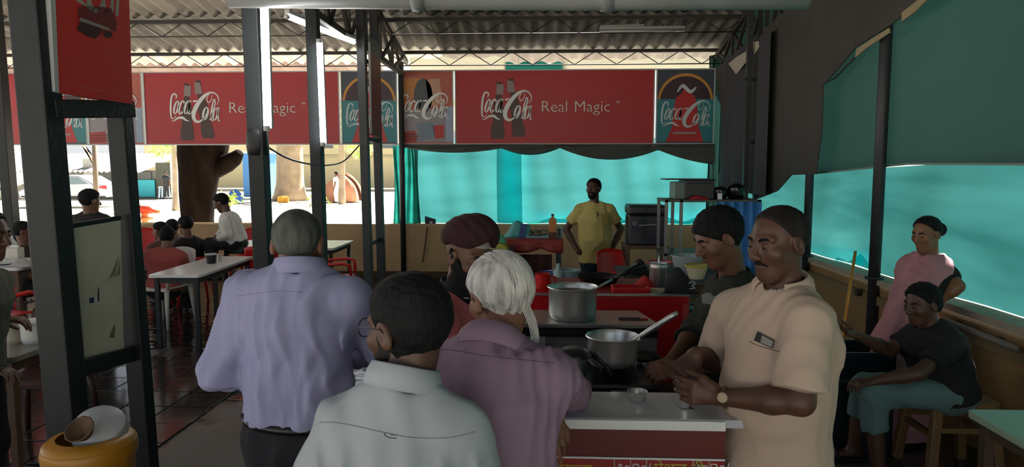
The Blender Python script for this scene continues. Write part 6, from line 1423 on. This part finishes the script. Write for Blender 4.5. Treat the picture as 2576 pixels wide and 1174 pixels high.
# 7 --- man in the yellow tee
Y0 = 8.6
pr = Person('person', 'man in a yellow t-shirt standing with hands on hips in the kitchen', at(1495, 512, Y0), at(1497, 648, Y0), at(1493, 474, Y0-.02), 180, 150, 0, 0, B=1.12, sh=.155, skin=SK2, depth=1.15, belly=.04, h=.014, hf=.008, sc=1.04,
    arms=(dict(E=at(1424, 576, Y0+.1), W=at(1455, 634, Y0-.08), dir=nrm(V(.8, .3, -.3)), palm=V(.3, 1, 0)),
          dict(E=at(1562, 576, Y0+.1), W=at(1536, 632, Y0-.06), dir=nrm(V(-.8, .3, -.3)), palm=V(-.3, 1, 0))))
pr.build_body()
sh_ = pr.shirt(YTEE, g=.022, sleeve=.62, hem=.06, wr=.004, seed=61, h=.012, sg=.02)
pr.trousers(mat('dark_jean', '1d2733', .85)); pr.shoes(BLACKP)
pr.hair(HB, .014, front=(.06, .08), back=(-.06, -.07), noise=.002); pr.beard(HB, .004, top=-.035); pr.eyes(EW, ED, HB)
MB().tube(spline([at(1500, 534, Y0-.2), at(1505, 539, Y0-.2), at(1501, 545, Y0-.2)], 4), .008, 6).build('chest_logo', BLACKP, pr.root, True, True)
MB().prism([at(x, y, Y0-.19) for x, y in ((1514, 538), (1529, 538), (1529, 565), (1514, 563))], (0, .01, 0)).build('pocket', mat('yellow_pocket', '93823a', .85), pr.root, world=True)
# 8 --- woman in the pink sari
Y0 = 4.5
SARI = mat('pink_sari', 'b37e84', .75, 0, .1, 7); SK4 = mat('skin_tan_warm', '7e573c', .5, 0, .06, 8)
pr = Person('person', 'woman in a pink sari and black blouse standing by the turquoise sheet', at(2342, 652, Y0), at(2288, 810, Y0), at(2330, 588, Y0-.02), 105, 115, 12, 0, B=.98, sh=.16, skin=SK4, depth=1.1, h=.013, hf=.007, sc=.94,
    arms=(dict(E=at(2290, 740, Y0+.2), W=at(2262, 820, Y0+.16)), dict(S=at(2385, 690, Y0-.08), E=at(2424, 700, Y0-.16)+V(-.03, 0, -.05), W=at(2368, 752, Y0-.12), dir=nrm(V(-.8, .2, -.4)), palm=V(0, .6, -.8))))
pr.build_body()
pr.shirt(BLK, g=.012, sleeve=.55, hem=-.12, wr=.001, seed=71, h=.012, sg=.008, name='blouse')
lo, hi = np.minimum(pr.P, pr.N)-V(.4, .4, .9), np.maximum(pr.P, pr.N)+V(.35, .35, .12)
def skirt(F):
    F.econe(V(pr.P[0]-.1, pr.P[1], .03), pr.P+pr.sp*.03, (.26, .24), (.165, .13), pr.rt, .05); X, Y, Z = F.xyz((slice(None),)*3); F.D = np.maximum(F.D, -(Z-.02)).astype(np.float32)
    F.econe(V(pr.P[0]-.1, pr.P[1], .4), pr.P, (.2, .2), (.17, .14), pr.rt, .05)
pr.grow('sari_skirt', skirt, lo, hi, SARI, .014, .006, 72, .8, .12)
p1, p2 = at(2404, 662, Y0-.1), at(2262, 800, Y0-.1); dl = p2-p1; nl = nrm(V(-dl[2], 0, dl[0])); nl = nl if (pr.N+V(-.1, 0, .0)-p1)@nl < 0 else -nl
def pallu(F):   # cloth over the left shoulder, across the chest, down the front
    s_ = pr; s_.tor(F, .032, .045); X, Y, Z = F.xyz((slice(None),)*3)
    F.D = smax(F.D, ((X-p1[0])*nl[0]+(Z-p1[2])*nl[2]), .01).astype(np.float32)
    F.cone(pr.P+pr.sp*.12+pr.fw*.07, V(pr.P[0]-.2, pr.P[1]-.05, .35), .10, .12, .05)
    F.cone(pr.N+pr.sp*.0, pr.hp(0, -.02, -.05), .056, .062, .015, 's')
pr.grow('sari_drape', pallu, lo-.1, hi+.1, SARI, .012, .005, 73, 1.0, .3)
pr.hair(HB, .011, front=(.05, .085), back=(-.05, -.06), noise=.001)
pr.hf_mesh('hair_bun', lambda X, Y, Z: ell(X, Y, Z, (0, -.128, .0), (.05, .042, .05)), HB, .2, .008); pr.eyes(EW, ED, HB)
# 9 --- seated boy
Y0 = 3.85
pr = Person('person', 'boy in a black t-shirt and rolled jeans sitting on the brown stool', at(2338, 822, Y0), at(2378, 972, Y0), at(2318, 764, Y0-.03), 102, 108, 10, 0, B=1.0, sh=.15, skin=SK2, depth=1.1, h=.012, hf=.006, sc=.95,
    arms=(dict(E=at(2238, 880, Y0+.12), W=at(2160, 846, Y0+.0), dir=nrm(V(-.9, -.1, .35)), palm=V(0, -.3, 1), curl=(.25, .3, .4, .5)),
          dict(E=at(2312, 938, Y0-.2), W=at(2200, 958, Y0-.14), dir=nrm(V(-.95, .1, -.15)), palm=V(0, .3, -1))),
    legs=dict(L=dict(K=at(2192, 985, Y0-.1), A=V(at(2215, 1100, Y0-.12)[0], Y0-.12, .09), toe=nrm(V(-.9, -.3, 0))), R=dict(K=at(2175, 970, Y0+.18), A=V(at(2150, 1040, Y0+.2)[0], Y0+.2, .09), toe=nrm(V(-1, .1, 0)))))
pr.build_body()
pr.shirt(mat('black_tee', '17161b', .85), g=.024, sleeve=.7, hem=.06, wr=.005, seed=81, h=.010, sg=.02)
pr.trousers(mat('pale_jeans', '5f7d7e', .8), end=.5, g=.02, h=.011, top=-.01)
pr.hair(HB, .015, front=(.06, .07), back=(-.06, -.08), noise=.003); pr.eyes(EW, ED, HB)
for l in pr.legs.values():
    hz = l['A']-V(0, 0, .075); t_ = l['toe']; sd = np.cross(V(0, 0, 1), t_)
    MB().prism([hz+t_*a+sd*b for a, b in ((-.08, -.035), (.05, -.045), (.17, -.04), (.2, 0), (.17, .045), (.05, .045), (-.08, .04))], (0, 0, .02)).build('sandal_sole', BLACKP, pr.root, world=True, bevel=.005)
    MB().tube([hz+t_*.1+sd*.05+V(0, 0, .015), hz+t_*.09+V(0, 0, .065), hz+t_*.1-sd*.05+V(0, 0, .015)], .012, 6).build('sandal_strap', BLACKP, pr.root, True, True)
# ---------------------------------------------------------------- people at the tables
def seated(label, N, P, H, tyaw, hyaw, shirt_m, hp_=10, hairm=HB, skin=SK1, sleeve=.6, h=.018, sc=1.0, arms=(None, None), legs=None, hair_t=.014, standing=False, trous=None, B=1.0, hf=.010, hairback=(-.06, -.08), wr=.004, seed=5):
    pr = Person('person', label, N, P, H, tyaw, hyaw, hp_, 0, B=B, skin=skin, h=h, hf=hf, sc=sc, detail=False, arms=arms, legs=legs)
    if legs is None and not standing:
        for sd, l in pr.legs.items():
            s_ = 1 if sd == 'R' else -1; fw = nrm(V(pr.fw[0], pr.fw[1], 0)); l['K'] = l['hip']+fw*.40*sc+V(0, 0, .0)+pr.rt*s_*.04; l['A'] = V(l['K'][0], l['K'][1], .08)+fw*.02; l['toe'] = fw
    if arms == (None, None) and not standing:
        for sd, a in pr.arms.items():
            s_ = 1 if sd == 'R' else -1; fw = nrm(V(pr.fw[0], pr.fw[1], 0)); a['E'] = a['S']-V(0, 0, .24)+fw*.1+pr.rt*s_*.04; a['W'] = a['E']+fw*.22-pr.rt*s_*.08+V(0, 0, .02); a['dir'] = nrm(a['W']-a['E'])
    pr.build_body(); pr.shirt(shirt_m, g=.022, sleeve=sleeve, hem=.03, wr=wr, seed=seed, h=max(h*.75, .012), sg=.018); pr.trousers(trous or BLK, h=.018); pr.shoes(BLACKP)
    pr.hair(hairm, hair_t, front=(.06, .075), back=hairback, noise=.002); return pr
# man in white sitting on the table
Y0 = 8.62
pw = seated('man in a loose white shirt sitting on the table by the ochre wall', at(572, 540, Y0), at(596, 604, Y0+.02)+V(0, 0, .0), at(556, 510, Y0), 96, 96, mat('bright_white_cotton', 'd8d6d0', .8), 28, sleeve=1.6, skin=SK2, trous=mat('black_trouser', '141417', .8), h=.016,
    arms=(dict(E=at(560, 584, Y0+.16), W=at(535, 606, Y0+.05)), dict(E=at(572, 590, Y0-.18), W=at(538, 607, Y0-.1))),
    legs=dict(R=dict(K=at(528, 612, Y0+.1), A=at(536, 690, Y0+.1), toe=V(-1, 0, 0)), L=dict(K=at(526, 614, Y0-.1), A=at(545, 692, Y0-.16), toe=V(-1, 0, 0))))
pw.moustache(HB, .005)
Y0 = 7.5
seated('person in a faded red t-shirt sitting with their back turned at the long table', at(419, 628, Y0), at(412, 722, Y0-.02), at(421, 595, Y0+.02), 12, 20, mat('faded_red_tee', 'a04a46', .8), 8, B=1.05, skin=SK3, sleeve=.55, sc=.98)
Y0 = 8.5
seated('person in a black t-shirt sitting in a red chair, facing left', at(474, 602, Y0), at(482, 668, Y0), at(466, 566, Y0), 70, 62, BLK, 8, skin=SK1)
Y0 = 8.9
seated('seated boy at the back of the group, looking left past the red shirt', at(410, 612, Y0), at(412, 668, Y0), at(402, 580, Y0), 60, 85, mat('dull_brown_tee', '5b4035', .85), 6, skin=SK3)
Y0 = 9.5
seated('farthest member of the seated group, mostly hidden', at(434, 596, Y0), at(434, 655, Y0), at(432, 572, Y0), 40, 60, mat('grey_tee', '6b6460', .85), 6, skin=SK2)
Y0 = 6.9
pb = seated('person in a black top standing behind the notice board', at(228, 540, Y0), at(232, 660, Y0), at(228, 505, Y0), 0, -30, mat('black_top', '1a191c', .85), 8, standing=True, skin=SK1, B=1.05, hair_t=.016)
Y0 = 7.7
seated('person in a dark maroon shirt sitting at the plates table', at(66, 622, Y0), at(72, 715, Y0), at(60, 582, Y0), -80, -62, mat('dark_maroon_cotton', '37292b', .85, 0, .15, 9), 6, sleeve=1.1, skin=SK1)
Y0 = 3.05
pe = Person('person', 'man at the left edge in a dark green-grey shirt, face in profile', at(-62, 690, Y0), at(-78, 900, Y0), at(-34, 590, Y0), -82, -86, 8, 0, B=1.0, skin=SK2, h=.013, hf=.006,
    arms=(dict(E=at(-110, 880, Y0-.1), W=at(-30, 930, Y0+.05), dir=nrm(V(1, .1, -.1)), palm=V(0, 0, -1)), dict(E=at(-60, 820, Y0+.2), W=at(10, 800, Y0+.38), dir=nrm(V(1, .1, -.1)), palm=V(0, 0, -1))))
pe.build_body(); pe.shirt(mat('green_grey_cotton', '4a5048', .85), g=.02, sleeve=1.2, hem=.08, wr=.004, seed=91, h=.011); pe.trousers(BLK, top=-.03); pe.shoes(BLACKP); pe.hair(HB, .012, front=(.055, .08), back=(-.06, -.075)); pe.eyes(EW, ED, HB)
# far people outside
def far(label, px, py_head, Y, m_, trous, yaw=0):
    H = at(px, py_head, Y); seated(label, V(H[0], Y, 1.35), V(H[0], Y, .88), V(H[0], Y, 1.5), yaw, yaw, m_, 0, standing=True, h=.03, hf=.022, trous=trous, wr=0)
far('far walker in a white shirt outside, left of the grey post', 750, 436, 40, mat('far_white', 'd5d5d2', .8), mat('far_blue', '5b6f93', .8), 60)
far('far walker in dark blue outside, half behind the grey post', 789, 440, 40.5, mat('far_slate', '555c6c', .8), mat('far_slate2', '3d4250', .8), 180)
far('far person in white beside the reddish mound', 845, 455, 35, mat('far_white', 'd5d5d2', .8), mat('far_white', 'd5d5d2', .8), 90)
far('far person in a dark top before the grey shop', 418, 455, 40.6, mat('far_dark', '25282b', .8), mat('far_dark', '25282b', .8), 180)
